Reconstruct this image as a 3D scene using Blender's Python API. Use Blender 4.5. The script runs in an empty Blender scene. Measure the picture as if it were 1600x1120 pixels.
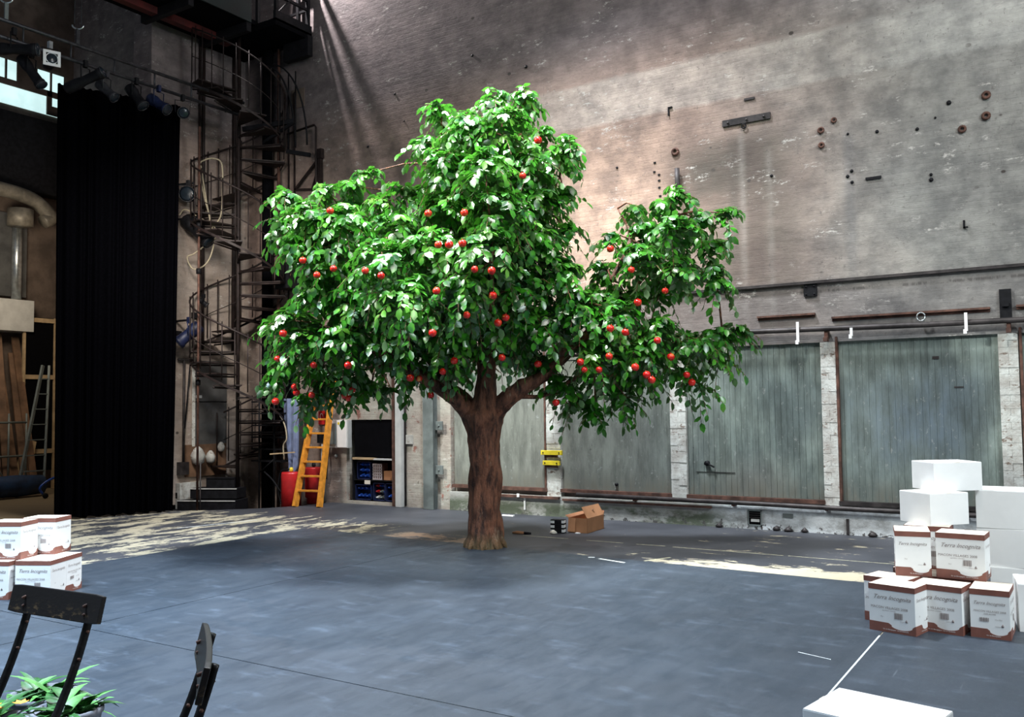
import bpy, bmesh, math, random
from mathutils import Vector, Matrix, Euler
import numpy as np
random.seed(11)
scene = bpy.context.scene
COL = scene.collection
PI = math.pi
# ------------------------------------------------------------------ camera
def set_camera():
    yaw = math.radians(122.5); pitch = math.atan(76/1400); roll = 0.0127
    F = Vector((math.cos(yaw)*math.cos(pitch), math.sin(yaw)*math.cos(pitch), math.sin(pitch)))
    Rt = Vector((math.sin(yaw), -math.cos(yaw), 0)); U = Rt.cross(F)
    R2 = Rt*math.cos(roll)-U*math.sin(roll); U2 = U*math.cos(roll)+Rt*math.sin(roll)
    m = Matrix((R2, U2, -F)).transposed().to_4x4(); m.translation = Vector((0, 0, 1.6))
    cd = bpy.data.cameras.new('camera'); cd.sensor_width = 36; cd.lens = 31.5; cd.clip_end = 200
    c = bpy.data.objects.new('camera', cd); COL.objects.link(c); c.matrix_world = m
    scene.camera = c
set_camera()
# ------------------------------------------------------------------ world, exposure, lights
w = bpy.data.worlds.new('world'); scene.world = w; w.use_nodes = True
w.node_tree.nodes['Background'].inputs[0].default_value = (0.75, 0.85, 1.0, 1)
w.node_tree.nodes['Background'].inputs[1].default_value = 0.085
scene.view_settings.view_transform = 'Standard'; scene.view_settings.look = 'None'
scene.view_settings.gamma = 1; scene.view_settings.exposure = 0.40
scene.view_settings.use_curve_mapping = False
def aim(o, target):
    o.rotation_euler = (Vector(target)-o.location).to_track_quat('-Z', 'Y').to_euler()
def area(name, loc, target, size, power, col, size_y=None, spread=None):
    d = bpy.data.lights.new(name, 'AREA'); d.energy = power; d.color = col; d.size = size
    if size_y: d.shape = 'RECTANGLE'; d.size_y = size_y
    if spread: d.spread = math.radians(spread)
    o = bpy.data.objects.new(name, d); COL.objects.link(o); o.location = loc; aim(o, target); return o
def spot(name, loc, target, angle, power, col, blend=.5, radius=.15):
    d = bpy.data.lights.new(name, 'SPOT'); d.energy = power; d.color = col
    d.spot_size = math.radians(angle); d.spot_blend = blend; d.shadow_soft_size = radius
    o = bpy.data.objects.new(name, d); COL.objects.link(o); o.location = loc; aim(o, target); return o
area('work_light_overhead', (-5.6, 8.3, 10.8), (-5.6, 7.6, 0), 1.0, 620, (.88, .94, 1.0), None, 90)
area('work_light_right', (5.5, 5.0, 7.0), (-2.0, 10.5, 2.0), 2.2, 430, (.86, .96, 1.0))
area('work_light_wall', (0.0, 5.5, 9.5), (-3.0, 11.5, 5.0), 2.5, 300, (1.0, .95, .90))
area('work_light_left', (-6.6, 1.6, 8.5), (-6.4, 2.2, 0), 1.8, 530, (.64, .82, 1.0), None, 84)
area('corner_fill_light', (-10.2, 7.4, 5.2), (-13.3, 10.8, 1.8), .8, 75, (1.0, .93, .85), None, 110)  # added fill that brightens the stair corner and side wall
spot('carton_light', (3.4, 4.0, 5.6), (-.9, 7.5, .6), 34, 620, (.86, .97, 1.0), .8, .25)
spot('tree_light_left', (-10.8, 2.6, 8.6), (-6.6, 8.3, 3.0), 44, 4800, (.97, 1.0, .93), .6, .25)
spot('tree_light_top', (-4.6, 4.6, 9.8), (-5.4, 8.8, 3.6), 46, 1900, (1.0, .98, .93), .6, .3)
spot('gallery_grazing_lamp', (-11.9, 11.1, 10.3), (-8.6, 11.5, 5.2), 88, 1250, (1.0, .92, .92), .8, .03)
area('side_stage_light', (-16.0, 8.4, 4.8), (-19, 10.4, 3.0), .9, 50, (1.0, .85, .65))
# ------------------------------------------------------------------ material helpers
class NT:
    def __init__(s, name):
        s.m = bpy.data.materials.new(name); s.m.use_nodes = True
        s.t = s.m.node_tree; s.n = s.t.nodes; s.b = s.n['Principled BSDF']
        s.geo = s.n.new('ShaderNodeNewGeometry')
        s.tc = s.n.new('ShaderNodeTexCoord')
        s.pos = s.geo.outputs['Position']
    def link(s, a, b): s.t.links.new(a, b)
    def put(s, sock, v):
        if hasattr(v, 'is_linked'): s.link(v, sock)
        elif isinstance(v, (tuple, list)) and len(v) == 3 and sock.type == 'RGBA': sock.default_value = (*v, 1)
        else: sock.default_value = v
    def map(s, scale=(1, 1, 1), loc=(0, 0, 0), rot=(0, 0, 0), src=None):
        n = s.n.new('ShaderNodeMapping'); s.link(src or s.pos, n.inputs[0])
        n.inputs['Scale'].default_value = scale; n.inputs['Location'].default_value = loc
        n.inputs['Rotation'].default_value = rot; return n.outputs[0]
    def noise(s, scale, detail=4, rough=.55, src=None, dist=0):
        n = s.n.new('ShaderNodeTexNoise'); s.link(src or s.pos, n.inputs['Vector'])
        n.inputs['Scale'].default_value = scale; n.inputs['Detail'].default_value = detail
        n.inputs['Roughness'].default_value = rough; n.inputs['Distortion'].default_value = dist
        return n.outputs['Fac']
    def vor(s, scale, src=None, feature='F1'):
        n = s.n.new('ShaderNodeTexVoronoi'); s.link(src or s.pos, n.inputs['Vector']); n.feature = feature
        n.inputs['Scale'].default_value = scale; return n.outputs['Distance']
    def ramp(s, f, a, b, lo=0., hi=1.):
        n = s.n.new('ShaderNodeMapRange'); s.link(f, n.inputs[0]); n.interpolation_type = 'SMOOTHSTEP'
        n.inputs[1].default_value = a; n.inputs[2].default_value = b
        n.inputs[3].default_value = lo; n.inputs[4].default_value = hi; return n.outputs[0]
    def mix(s, f, a, b, mode='MIX'):
        n = s.n.new('ShaderNodeMix'); n.data_type = 'RGBA'; n.blend_type = mode
        s.put(n.inputs[0], f); s.put(n.inputs[6], a); s.put(n.inputs[7], b); return n.outputs[2]
    def math(s, op, a, b=0.):
        n = s.n.new('ShaderNodeMath'); n.operation = op; s.put(n.inputs[0], a); s.put(n.inputs[1], b); return n.outputs[0]
    def xyz(s, src=None):
        n = s.n.new('ShaderNodeSeparateXYZ'); s.link(src or s.pos, n.inputs[0]); return n.outputs
    def band(s, v, a, b, soft=.02):
        return s.math('MULTIPLY', s.ramp(v, a-soft, a+soft), s.ramp(v, b-soft, b+soft, 1, 0))
    def bump(s, h, strength=.4, dist=.02):
        n = s.n.new('ShaderNodeBump'); s.link(h, n.inputs['Height']); n.inputs['Strength'].default_value = strength
        n.inputs['Distance'].default_value = dist; s.link(n.outputs[0], s.b.inputs['Normal'])
    def done(s, col, rough=.6, metal=0., spec=None):
        s.put(s.b.inputs['Base Color'], col); s.put(s.b.inputs['Roughness'], rough)
        s.put(s.b.inputs['Metallic'], metal)
        if spec is not None: s.put(s.b.inputs['Specular IOR Level'], spec)
        return s.m
def simple(name, col, rough=.6, metal=0., var=.25, scale=8, bump=.0, spec=None):
    s = NT(name); f = s.noise(scale, 5, .6)
    dk = tuple(c*(1-var) for c in col); lt = tuple(min(1, c*(1+var)) for c in col)
    c = s.mix(s.ramp(f, .3, .7), dk, lt)
    if bump: s.bump(f, bump, .01)
    return s.done(c, rough, metal, spec)

# ------------------------------------------------------------------ mesh helpers
class MB:
    def __init__(s): s.v = []; s.f = []; s.smooth = []
    def add(s, vs, fs, sm=False):
        k = len(s.v); s.v += [tuple(p) for p in vs]; s.f += [tuple(i+k for i in f) for f in fs]; s.smooth += [sm]*len(fs); return s
    def box(s, x0, x1, y0, y1, z0, z1, M=None):
        vs = [Vector((x, y, z)) for z in (z0, z1) for y in (y0, y1) for x in (x0, x1)]
        if M is not None: vs = [M @ p for p in vs]
        return s.add(vs, [(0, 2, 3, 1), (4, 5, 7, 6), (0, 1, 5, 4), (2, 6, 7, 3), (0, 4, 6, 2), (1, 3, 7, 5)])
    def bar(s, a, b, w, h, up=(0, 0, 1)):
        a, b = Vector(a), Vector(b); d = b-a; L = d.length; d.normalize(); up = Vector(up)
        if abs(d.dot(up)) > .99: up = Vector((0, 1, 0))
        x = d.cross(up).normalized(); z = x.cross(d)
        M = Matrix((x, d, z)).transposed().to_4x4(); M.translation = a
        return s.box(-w/2, w/2, 0, L, -h/2, h/2, M)
    def tube(s, pts, r, n=8, caps=True, flat=1.):
        pts = [Vector(p) for p in pts]; R = r if isinstance(r, (list, tuple)) else [r]*len(pts)
        vs = []; fs = []; prev = None
        for i, p in enumerate(pts):
            t = (pts[min(i+1, len(pts)-1)]-pts[max(i-1, 0)]).normalized()
            if prev is None:
                prev = t.orthogonal().normalized()
                if abs(t.z) < .9: prev = t.cross(Vector((0, 0, 1))).normalized()
            u = (prev-t*prev.dot(t)).normalized(); prev = u; v = t.cross(u)
            for k in range(n):
                a = 2*PI*k/n; vs.append(p+u*math.cos(a)*R[i]+v*math.sin(a)*R[i]*flat)
        for i in range(len(pts)-1):
            for k in range(n):
                fs.append((i*n+k, i*n+(k+1) % n, (i+1)*n+(k+1) % n, (i+1)*n+k))
        if caps: fs += [tuple(range(n))[::-1], tuple((len(pts)-1)*n+k for k in range(n))]
        return s.add(vs, fs, True)
    def lathe(s, prof, n=16, M=None, caps=True):
        vs = []; fs = []
        for r, z in prof:
            for k in range(n):
                a = 2*PI*k/n; vs.append(Vector((r*math.cos(a), r*math.sin(a), z)))
        if M is not None: vs = [M @ p for p in vs]
        for i in range(len(prof)-1):
            for k in range(n): fs.append((i*n+k, i*n+(k+1) % n, (i+1)*n+(k+1) % n, (i+1)*n+k))
        if caps: fs += [tuple(range(n))[::-1], tuple((len(prof)-1)*n+k for k in range(n))]
        return s.add(vs, fs, True)
    def prism(s, poly, t, M=None):
        """poly in local xz, thickness t along local y (towards +y)"""
        n = len(poly); vs = [Vector((x, 0, z)) for x, z in poly]+[Vector((x, t, z)) for x, z in poly]
        if M is not None: vs = [M @ p for p in vs]
        fs = [tuple(range(n)), tuple(range(n, 2*n))[::-1]]+[(i, i+n, (i+1) % n+n, (i+1) % n) for i in range(n)]
        return s.add(vs, fs)
    def build(s, name, mat, parent=None, bevel=0., kind=None):
        me = bpy.data.meshes.new(name); me.from_pydata([tuple(v) for v in s.v], [], s.f)
        me.polygons.foreach_set('use_smooth', s.smooth)
        bm = bmesh.new(); bm.from_mesh(me); bmesh.ops.recalc_face_normals(bm, faces=bm.faces)
        if bevel:
            eds = [e for e in bm.edges if len(e.link_faces) == 2 and e.calc_face_angle(0) > .6]
            bmesh.ops.bevel(bm, geom=eds, offset=bevel, segments=2, affect='EDGES', profile=.6)
        bm.to_mesh(me); bm.free(); me.update()
        if mat: me.materials.append(mat)
        o = bpy.data.objects.new(name, me); COL.objects.link(o)
        if parent: o.parent = parent
        if kind: o['kind'] = kind
        return o
def T(x, y, z, rz=0, rx=0, ry=0):
    return Matrix.Translation((x, y, z)) @ Euler((math.radians(rx), math.radians(ry), math.radians(rz))).to_matrix().to_4x4()
def thing(name, label, cat, loc=(0, 0, 0), rz=0, group=None):
    o = bpy.data.objects.new(name, None); COL.objects.link(o); o.location = loc; o.rotation_euler = (0, 0, math.radians(rz))
    o.empty_display_size = .1; o['label'] = label; o['category'] = cat
    if group: o['group'] = group
    return o
def tag(o, label, cat, group=None):
    o['label'] = label; o['category'] = cat
    if group: o['group'] = group
    return o
def dup(root, loc, rz, label, group=None, rot=None):
    r = root.copy(); COL.objects.link(r); r.location = loc; r.rotation_euler = rot or (0, 0, math.radians(rz)); r['label'] = label
    if group: r['group'] = group
    for ch in list(root.children):
        c = ch.copy(); COL.objects.link(c); c.parent = r
        for g in list(ch.children):
            d = g.copy(); COL.objects.link(d); d.parent = c
    return r
def struct(o): o['kind'] = 'structure'; return o
def curve(pts, n=6):
    """Catmull-Rom through points"""
    P = [Vector(p) for p in pts]; P = [P[0]*2-P[1]]+P+[P[-1]*2-P[-2]]; out = []
    for i in range(1, len(P)-2):
        for k in range(n):
            t = k/n; a, b, c, d = P[i-1:i+3]
            out.append(.5*((2*b)+(c-a)*t+(2*a-5*b+4*c-d)*t*t+(3*b-a-3*c+d)*t**3))
    return out+[P[-2]]
def text_mesh(name, lines, mat, parent, M):
    """lines: (text, size, x, z, shear) laid out flat in local xz, facing -y"""
    mb = MB()
    for txt, size, x, z, shear in lines:
        cu = bpy.data.curves.new('t', 'FONT'); cu.body = txt; cu.size = size; cu.shear = shear; cu.align_x = 'CENTER'; cu.resolution_u = 2
        ob = bpy.data.objects.new('t', cu); COL.objects.link(ob)
        dg = bpy.context.evaluated_depsgraph_get(); me = bpy.data.meshes.new_from_object(ob.evaluated_get(dg))
        mb.add([M @ Vector((x+v.co.x, 0, z+v.co.y)) for v in me.vertices], [tuple(p.vertices) for p in me.polygons])
        bpy.data.objects.remove(ob); bpy.data.meshes.remove(me); bpy.data.curves.remove(cu)
    return mb.build(name, mat, parent)

# ------------------------------------------------------------------ materials
def mat_wall():
    s = NT('old_plaster_wall'); X, Y, Z = s.xyz()[0], s.xyz()[1], s.xyz()[2]
    wp = s.map((1, 1, 1))
    n1 = s.noise(.55, 6, .6); n2 = s.noise(2.6, 6, .65); n3 = s.noise(14, 4, .6)
    # courses of brick under the paint, stretched horizontally
    cs = s.map((1.3, 1, 4.2)); n4 = s.noise(2.0, 7, .72, cs)
    right = s.ramp(s.math('ADD', X, s.math('MULTIPLY', s.math('SUBTRACT', n1, .5), 2.5)), -4.6, -1.4)
    base = s.mix(right, (.325, .232, .192), (.25, .25, .238))
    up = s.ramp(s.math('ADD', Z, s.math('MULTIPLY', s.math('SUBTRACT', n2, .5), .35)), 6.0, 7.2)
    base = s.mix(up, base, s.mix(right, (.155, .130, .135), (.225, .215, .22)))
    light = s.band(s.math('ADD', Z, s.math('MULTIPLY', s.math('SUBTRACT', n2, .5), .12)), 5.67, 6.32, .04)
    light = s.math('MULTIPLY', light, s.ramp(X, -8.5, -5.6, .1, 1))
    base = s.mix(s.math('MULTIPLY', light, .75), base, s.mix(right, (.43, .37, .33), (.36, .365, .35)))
    warm = s.math('MULTIPLY', s.band(X, -8.2, -4.75, .7), s.band(Z, 3.4, 5.55, .25))
    base = s.mix(s.math('MULTIPLY', warm, s.ramp(n2, .2, .6, .3, .9)), base, (.40, .275, .215))
    soot = s.math('MULTIPLY', s.band(X, -4.55, -3.3, .3), s.band(s.math('ADD', Z, s.math('MULTIPLY', X, -.12)), 4.9, 5.5, .22))
    base = s.mix(s.math('MULTIPLY', soot, s.ramp(n2, .2, .6, .35, .8)), base, (.085, .072, .06))
    s2 = s.math('MULTIPLY', s.band(X, -4.0, -3.0, .3), s.ramp(Z, 4.9, 4.5, 0, 1))
    base = s.mix(s.math('MULTIPLY', s2, s.ramp(n2, .3, .7, .1, .55)), base, (.13, .105, .09))
    gouge = s.math('MULTIPLY', s.band(Z, 2.985, 3.02, .012), s.ramp(s.noise(5, 4, .7, s.map((1.4, 1, .3))), .50, .56))
    base = s.mix(s.math('MULTIPLY', gouge, s.ramp(X, -5, -4)), base, (.05, .045, .04))
    # far left darker and browner
    lf = s.ramp(X, -9.5, -7.0, 1, 0)
    base = s.mix(s.math('MULTIPLY', lf, .30), base, (.19, .155, .15))
    # soot stain and runs
    st = s.math('MULTIPLY', s.band(X, -4.75, -3.0, .35), s.ramp(Z, 5.0, 5.3, 1, 0))
    st = s.math('MULTIPLY', st, s.ramp(n2, .3, .6))
    base = s.mix(s.math('MULTIPLY', st, .62), base, (.085, .075, .065))
    for x0, x1, z1, a, c in ((-3.86, -3.74, 5.3, .45, (.10, .085, .075)), (-3.62, -3.42, 5.2, .5, (.12, .09, .08)), (-3.72, -3.66, 5.3, .35, (.42, .39, .37)),
                            (-3.36, -3.3, 5.0, .3, (.40, .38, .36)), (-2.40, -2.28, 5.1, .42, (.14, .14, .15)), (-7.3, -7.2, 9.0, .2, (.12, .1, .1))):
        b = s.math('MULTIPLY', s.band(X, x0, x1, .05), s.ramp(Z, z1-.25, z1, 1, 0))
        b = s.math('MULTIPLY', b, s.ramp(s.noise(3, 4, .6, s.map((1, 1, .35), (x0, 0, 0))), .3, .6, .25, 1))
        base = s.mix(s.math('MULTIPLY', b, a), base, c)
    # lower part, darker grey
    lo = s.math('MULTIPLY', s.ramp(Z, 3.05, 3.2, 1, 0), s.ramp(X, -8.4, -7, 0, 1))
    base = s.mix(s.math('MULTIPLY', lo, .6), base, (.175, .165, .165))
    # left of the first panel: flaking whitewash
    ww = s.math('MULTIPLY', s.ramp(X, -8.5, -8.35, 1, 0), s.ramp(Z, 2.6, 3.0, 1, 0))
    wc = s.mix(s.ramp(n2, .35, .7), (.50, .44, .38), (.36, .37, .33))
    wc = s.mix(s.ramp(s.noise(5, 5, .7), .60, .66), wc, (.30, .13, .10))
    wc = s.mix(s.ramp(s.noise(9, 6, .75, s.map((1, 1, .6))), .62, .70), wc, (.12, .11, .09))
    wc = s.mix(s.ramp(X, -11.0, -10.7, 1, 0), wc, (.24, .19, .165))
    base = s.mix(s.math('MULTIPLY', ww, .9), base, wc)
    lwl = s.math('MULTIPLY', s.ramp(X, -13.15, -13.25), s.ramp(Z, 6.8, 4.0))
    base = s.mix(lwl, base, s.mix(s.ramp(n2, .35, .65), (.46, .39, .34), (.34, .28, .24)))
    # tone variation, white flecks, dark pits
    base = s.mix(1.0, base, s.mix(s.ramp(n2, .3, .7), (.66, .66, .67), (1.22, 1.21, 1.19)), 'MULTIPLY')
    base = s.mix(1.0, base, s.mix(s.ramp(n4, .3, .7), (.84, .83, .82), (1.12, 1.11, 1.10)), 'MULTIPLY')
    fl = s.math('MULTIPLY', s.ramp(s.noise(5, 8, .82, s.map((1, 1, 2.6))), .56, .63), s.ramp(s.noise(1.3, 4, .6, s.map((1, 1, 1.6), (3, 3, 3))), .46, .60))
    base = s.mix(s.math('MULTIPLY', fl, .8), base, (.62, .59, .55))
    pit = s.ramp(s.vor(2.2, s.map((1, 1, 1.3))), .055, .085, 1, 0)
    base = s.mix(s.math('MULTIPLY', pit, s.ramp(s.noise(1.1, 2), .45, .6)), base, (.06, .05, .045))
    # mortar lines: courses 75 mm
    br = s.n.new('ShaderNodeTexBrick'); cmb = s.n.new('ShaderNodeCombineXYZ'); s.link(s.math('ADD', X, Y), cmb.inputs[0]); s.link(Z, cmb.inputs[1])
    s.link(cmb.outputs[0], br.inputs['Vector']); br.inputs['Scale'].default_value = 1; br.inputs['Brick Width'].default_value = .23
    br.inputs['Row Height'].default_value = .075; br.inputs['Mortar Size'].default_value = .006; br.inputs['Mortar Smooth'].default_value = .8
    mor = s.math('MULTIPLY', br.outputs['Fac'], s.ramp(n1, .35, .65, .15, 1))
    base = s.mix(s.math('MULTIPLY', mor, .07), base, (.10, .085, .08))
    base = s.mix(s.ramp(s.noise(19, 5, .75, s.map((1, 1, 1), (5, 5, 5))), .58, .68, 0, .55), base, (.09, .08, .075))
    h = s.math('ADD', s.math('MULTIPLY', n3, .5), s.math('SUBTRACT', s.math('MULTIPLY', n4, .8), s.math('MULTIPLY', mor, .15)))
    s.bump(h, .55, .02)
    return s.done(base, .85)
def mat_whitewash():
    s = NT('flaking_whitewash'); X, Y, Z = s.xyz()[:3]
    n2 = s.noise(4, 6, .7); n3 = s.noise(18, 5, .7); 
    c = s.mix(s.ramp(n2, .35, .65), (.40, .38, .35), (.62, .64, .61))
    c = s.mix(s.ramp(s.noise(11, 5, .7, s.map((1, 1, 1.8), (3, 0, 0))), .57, .66), c, (.20, .15, .12))
    c = s.mix(s.ramp(n3, .64, .70), c, (.12, .10, .09))
    s.bump(n3, .5, .02); return s.done(c, .85)
def mat_base():
    s = NT('mossy_wall_base'); X, Y, Z = s.xyz()[:3]
    n2 = s.noise(3.2, 6, .7, s.map((1, 1, 1.5))); n3 = s.noise(16, 5, .7)
    c = s.mix(s.ramp(n2, .35, .62), (.33, .34, .34), (.66, .70, .72))
    c = s.mix(s.math('MULTIPLY', s.ramp(X, -4.6, -3.8, 1, 0), .6), c, (.30, .27, .22))
    moss = s.math('MULTIPLY', s.ramp(s.noise(1.7, 5, .7, s.map((1, 1, 2), (5.3, 0, 0))), .40, .56), s.ramp(X, -4.35, -3.7, 1, 0))
    moss = s.math('MULTIPLY', moss, s.ramp(Z, .26, .12))
    c = s.mix(s.math('MULTIPLY', moss, .85), c, (.062, .085, .042))
    c = s.mix(s.ramp(s.math('ADD', n3, s.math('MULTIPLY', Z, -.9)), .52, .60), c, (.09, .085, .08))
    s.bump(n3, .6, .02); return s.done(c, .85)
def mat_boards():
    s = NT('green_grey_boards'); X, Y, Z = s.xyz()[:3]
    oi = s.n.new('ShaderNodeObjectInfo')
    n1 = s.noise(.9, 5, .6, s.map((1, 1, .8))); n2 = s.noise(5, 6, .7, s.map((1.5, 1, .35))); n3 = s.noise(30, 4, .6)
    c = s.mix(s.ramp(n1, .35, .65), (.115, .145, .14), (.205, .25, .225))
    # drier brown grey towards the left panels, bluish middle of the right one
    c = s.mix(s.math('MULTIPLY', s.ramp(X, -6.2, -3.5, 1, 0), .6), c, (.215, .205, .175))
    bl = s.math('MULTIPLY', s.band(X, -2.3, -1.1, .45), s.band(Z, .9, 1.9, .35))
    c = s.mix(s.math('MULTIPLY', bl, s.ramp(n2, .3, .7, .2, .75)), c, (.10, .135, .175))
    gr = s.math('MULTIPLY', s.band(X, -4.1, -3.2, .3), s.ramp(Z, 1.1, .5))
    c = s.mix(s.math('MULTIPLY', gr, .4), c, (.24, .22, .19))
    c = s.mix(1, c, s.mix(s.ramp(n2, .3, .7), (.62, .62, .61), (1.28, 1.28, 1.27)), 'MULTIPLY')
    c = s.mix(1, c, s.mix(oi.outputs['Random'], (.97, .97, .97), (1.02, 1.02, 1.02)), 'MULTIPLY')
    c = s.mix(s.ramp(s.noise(9, 6, .75, s.map((1, 1, .5), (2, 0, 0))), .66, .72), c, (.055, .055, .05))
    c = s.mix(s.ramp(s.noise(17, 5, .7, s.map((1, 1, .7), (7, 0, 0))), .60, .70, 0, .6), c, (.36, .38, .36))
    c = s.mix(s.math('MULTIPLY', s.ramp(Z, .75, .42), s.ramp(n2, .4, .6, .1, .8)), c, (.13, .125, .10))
    s.bump(n3, .3, .006); return s.done(c, .62)
def mat_vinyl():
    s = NT('black_dance_floor'); X, Y, Z = s.xyz()[:3]
    n1 = s.noise(.7, 5, .6); n2 = s.noise(3.0, 6, .7, s.map((2.2, .8, 1), rot=(0, 0, .25))); n3 = s.noise(60, 4, .7)
    c = s.mix(s.ramp(n1, .3, .7), (.020, .029, .041), (.034, .047, .065))
    sm = s.ramp(s.noise(2.2, 6, .72, s.map((1, 2.6, 1), rot=(0, 0, .35))), .52, .74)
    c = s.mix(s.math('MULTIPLY', sm, .45), c, (.105, .135, .18))
    sc = s.math('MULTIPLY', s.ramp(s.noise(1.3, 3, .8, s.map((16, .55, 1), rot=(0, 0, .12))), .70, .74), .12)
    c = s.mix(sc, c, (.35, .38, .42))
    c = s.mix(s.ramp(n3, .62, .75, 0, .25), c, (.2, .22, .25))
    s.bump(n3, .12, .004)
    return s.done(c, s.ramp(n2, .3, .7, .42, .60), 0, .5)
def mat_oldfloor():
    s = NT('flaking_black_stage_boards'); X, Y, Z = s.xyz()[:3]
    n1 = s.noise(.9, 5, .6)
    c = s.mix(s.ramp(n1, .3, .7), (.030, .033, .041), (.060, .064, .076))
    wood = s.mix(s.noise(3), (.38, .34, .24), (.52, .47, .35))
    wood = s.mix(s.band(X, -7.6, -5.9, .4), wood, (.40, .26, .17))
    fl = s.noise(1.5, 8, .76, s.map((2.3, .85, 1), rot=(0, 0, -.08)))
    fr = s.noise(2.0, 7, .72, s.map((1.0, 2.8, 1), (4, 2, 0)))
    left = s.ramp(X, -8.9, -6.2, 1, 0)
    nearL = s.math('MULTIPLY', s.ramp(Y, 10.4, 9.4, 0, 1), left)
    thr = s.math('SUBTRACT', .70, s.math('MULTIPLY', nearL, .205))
    ml = s.ramp(s.math('SUBTRACT', fl, thr), 0, .03)
    edge = s.math('MULTIPLY', s.ramp(Y, 8.75, 9.15, 1, 0), s.ramp(X, -4.2, -3.2))
    mid = s.math('MULTIPLY', s.band(X, -7.8, -5.9, .4), s.band(Y, 8.6, 9.25, .2))
    thr2 = s.math('SUBTRACT', s.ramp(s.math('ADD', X, s.math('MULTIPLY', Y, -.4)), -8.8, -7.6, .665, .60), s.math('MULTIPLY', s.math('MAXIMUM', edge, mid), .20))
    mr = s.ramp(s.math('SUBTRACT', fr, thr2), 0, .03)
    m = s.mix(left, mr, ml)
    c = s.mix(m, c, wood)
    far = s.ramp(X, -13.2, -13.4)
    c = s.mix(far, c, s.mix(s.noise(4, 4, .6, s.map((4, 1, 1))), (.20, .15, .09), (.30, .235, .15)))
    s.bump(s.noise(40, 3), .15, .004)
    return s.done(c, .55)
def mat_bark():
    s = NT('tree_bark'); st = s.map((1, 1, .28)); n1 = s.noise(13, 6, .7, st); n2 = s.noise(40, 5, .7, s.map((1, 1, .4)))
    c = s.mix(s.ramp(n1, .35, .62), (.035, .012, .007), (.27, .105, .055))
    c = s.mix(s.ramp(s.noise(10, 5, .7, s.map((1, 1, .35), (4, 4, 0))), .58, .70, 0, .7), c, (.36, .25, .17))
    Z = s.xyz()[2]; c = s.mix(s.ramp(Z, .22, .0, 0, .45), c, (.16, .15, .06))
    s.bump(s.math('ADD', n1, s.math('MULTIPLY', n2, .5)), 1.0, .04); return s.done(c, .6)
def mat_leaf():
    s = NT('artificial_leaves'); n1 = s.noise(1.6, 3, .6); n2 = s.noise(9, 2, .5); oi = s.n.new('ShaderNodeObjectInfo')
    c = s.mix(s.ramp(n2, .35, .65), (.006, .055, .006), (.045, .27, .012))
    c = s.mix(s.ramp(n1, .5, .68, 0, .5), c, (.12, .38, .03))
    c = s.mix(s.ramp(s.noise(6, 2, .5, s.map((1, 1, 1), (9, 1, 4))), .58, .66, 0, .7), c, (.010, .070, .035))
    c = s.mix(s.ramp(s.noise(4, 2, .5, s.map((1, 1, 1), (1, 7, 2))), .57, .66, 0, .6), c, (.16, .40, .05))
    c = s.mix(s.geo.outputs['Backfacing'], c, (.13, .24, .10))
    s.done(c, .30, 0, .9)
    tr = s.n.new('ShaderNodeBsdfTranslucent'); tr.inputs[0].default_value = (.10, .42, .03, 1)
    mx = s.n.new('ShaderNodeMixShader'); mx.inputs[0].default_value = .18
    out = s.n['Material Output']; s.link(s.b.outputs[0], mx.inputs[1]); s.link(tr.outputs[0], mx.inputs[2]); s.link(mx.outputs[0], out.inputs[0])
    return s.m
def mat_apple():
    s = NT('apple_skin'); n = s.noise(9, 3, .6); oc = s.xyz(s.tc.outputs['Object'])
    c = s.mix(s.ramp(n, .45, .7), (.62, .012, .010), (.80, .05, .02))
    c = s.mix(s.ramp(s.noise(14, 2), .62, .72, 0, .7), c, (.85, .42, .08))
    return s.done(c, .25, 0, .6)
def mat_curtain():
    s = NT('black_velvet'); return s.done(s.mix(s.noise(30, 3), (.0006, .0006, .0009), (.0018, .0018, .0026)), 1.0, 0, .0)
def mat_glow(name, col, strength):
    s = NT(name); n = s.noise(2.5, 4, .6); c = s.mix(s.ramp(n, .3, .7), tuple(x*.82 for x in col), col)
    s.done(c, .5); s.link(c, s.b.inputs['Emission Color']); s.b.inputs['Emission Strength'].default_value = strength; return s.m
M_WALL = mat_wall(); M_WW = mat_whitewash(); M_BASE = mat_base(); M_BOARD = mat_boards(); M_VINYL = mat_vinyl(); M_OLD = mat_oldfloor()
M_BARK = mat_bark(); M_LEAF = mat_leaf(); M_APPLE = mat_apple(); M_CURT = mat_curtain()
M_STEEL = simple('dark_steel', (.055, .055, .062), .5, .6, .4, 12, .2)
M_BLACK = simple('black_paint', (.008, .008, .010), .6, 0, .4, 12, 0, .2)
M_VOID = simple('unlit_black', (.003, .003, .004), .9, 0, .2, 12, 0, .05)
M_RUST = simple('rusty_iron', (.105, .050, .036), .75, .2, .5, 9, .5)
M_PIPE = simple('weathered_dark_pipe', (.040, .034, .034), .55, .3, .5, 7, .3)
M_SPIRAL = simple('brown_painted_iron', (.019, .011, .010), .6, .3, .5, 9, .3)
M_GREYPOST = simple('grey_green_painted_steel', (.17, .195, .19), .5, .2, .25, 4, .2)
M_ORANGE = simple('orange_varnished_wood', (.66, .26, .030), .45, 0, .25, 14, .15)
M_RED = simple('red_enamel', (.52, .020, .022), .35, 0, .2, 6)
M_BLUECLOTH = simple('faded_blue_cloth', (.17, .21, .34), .9, 0, .2, 6, .4)
M_CARD = simple('brown_cardboard', (.36, .165, .075), .8, 0, .12, 5)
M_CARDIN = simple('brown_cardboard_inside', (.30, .13, .06), .85, 0, .12, 5)
M_WHITE = simple('white_cardboard', (.86, .86, .85), .6, 0, .03, 4)
M_CREAM = simple('cream_carton_lid', (.78, .72, .62), .6, 0, .05, 6)
M_BROWN = simple('brown_printed_band', (.225, .085, .062), .6, 0, .12, 9)
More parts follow.
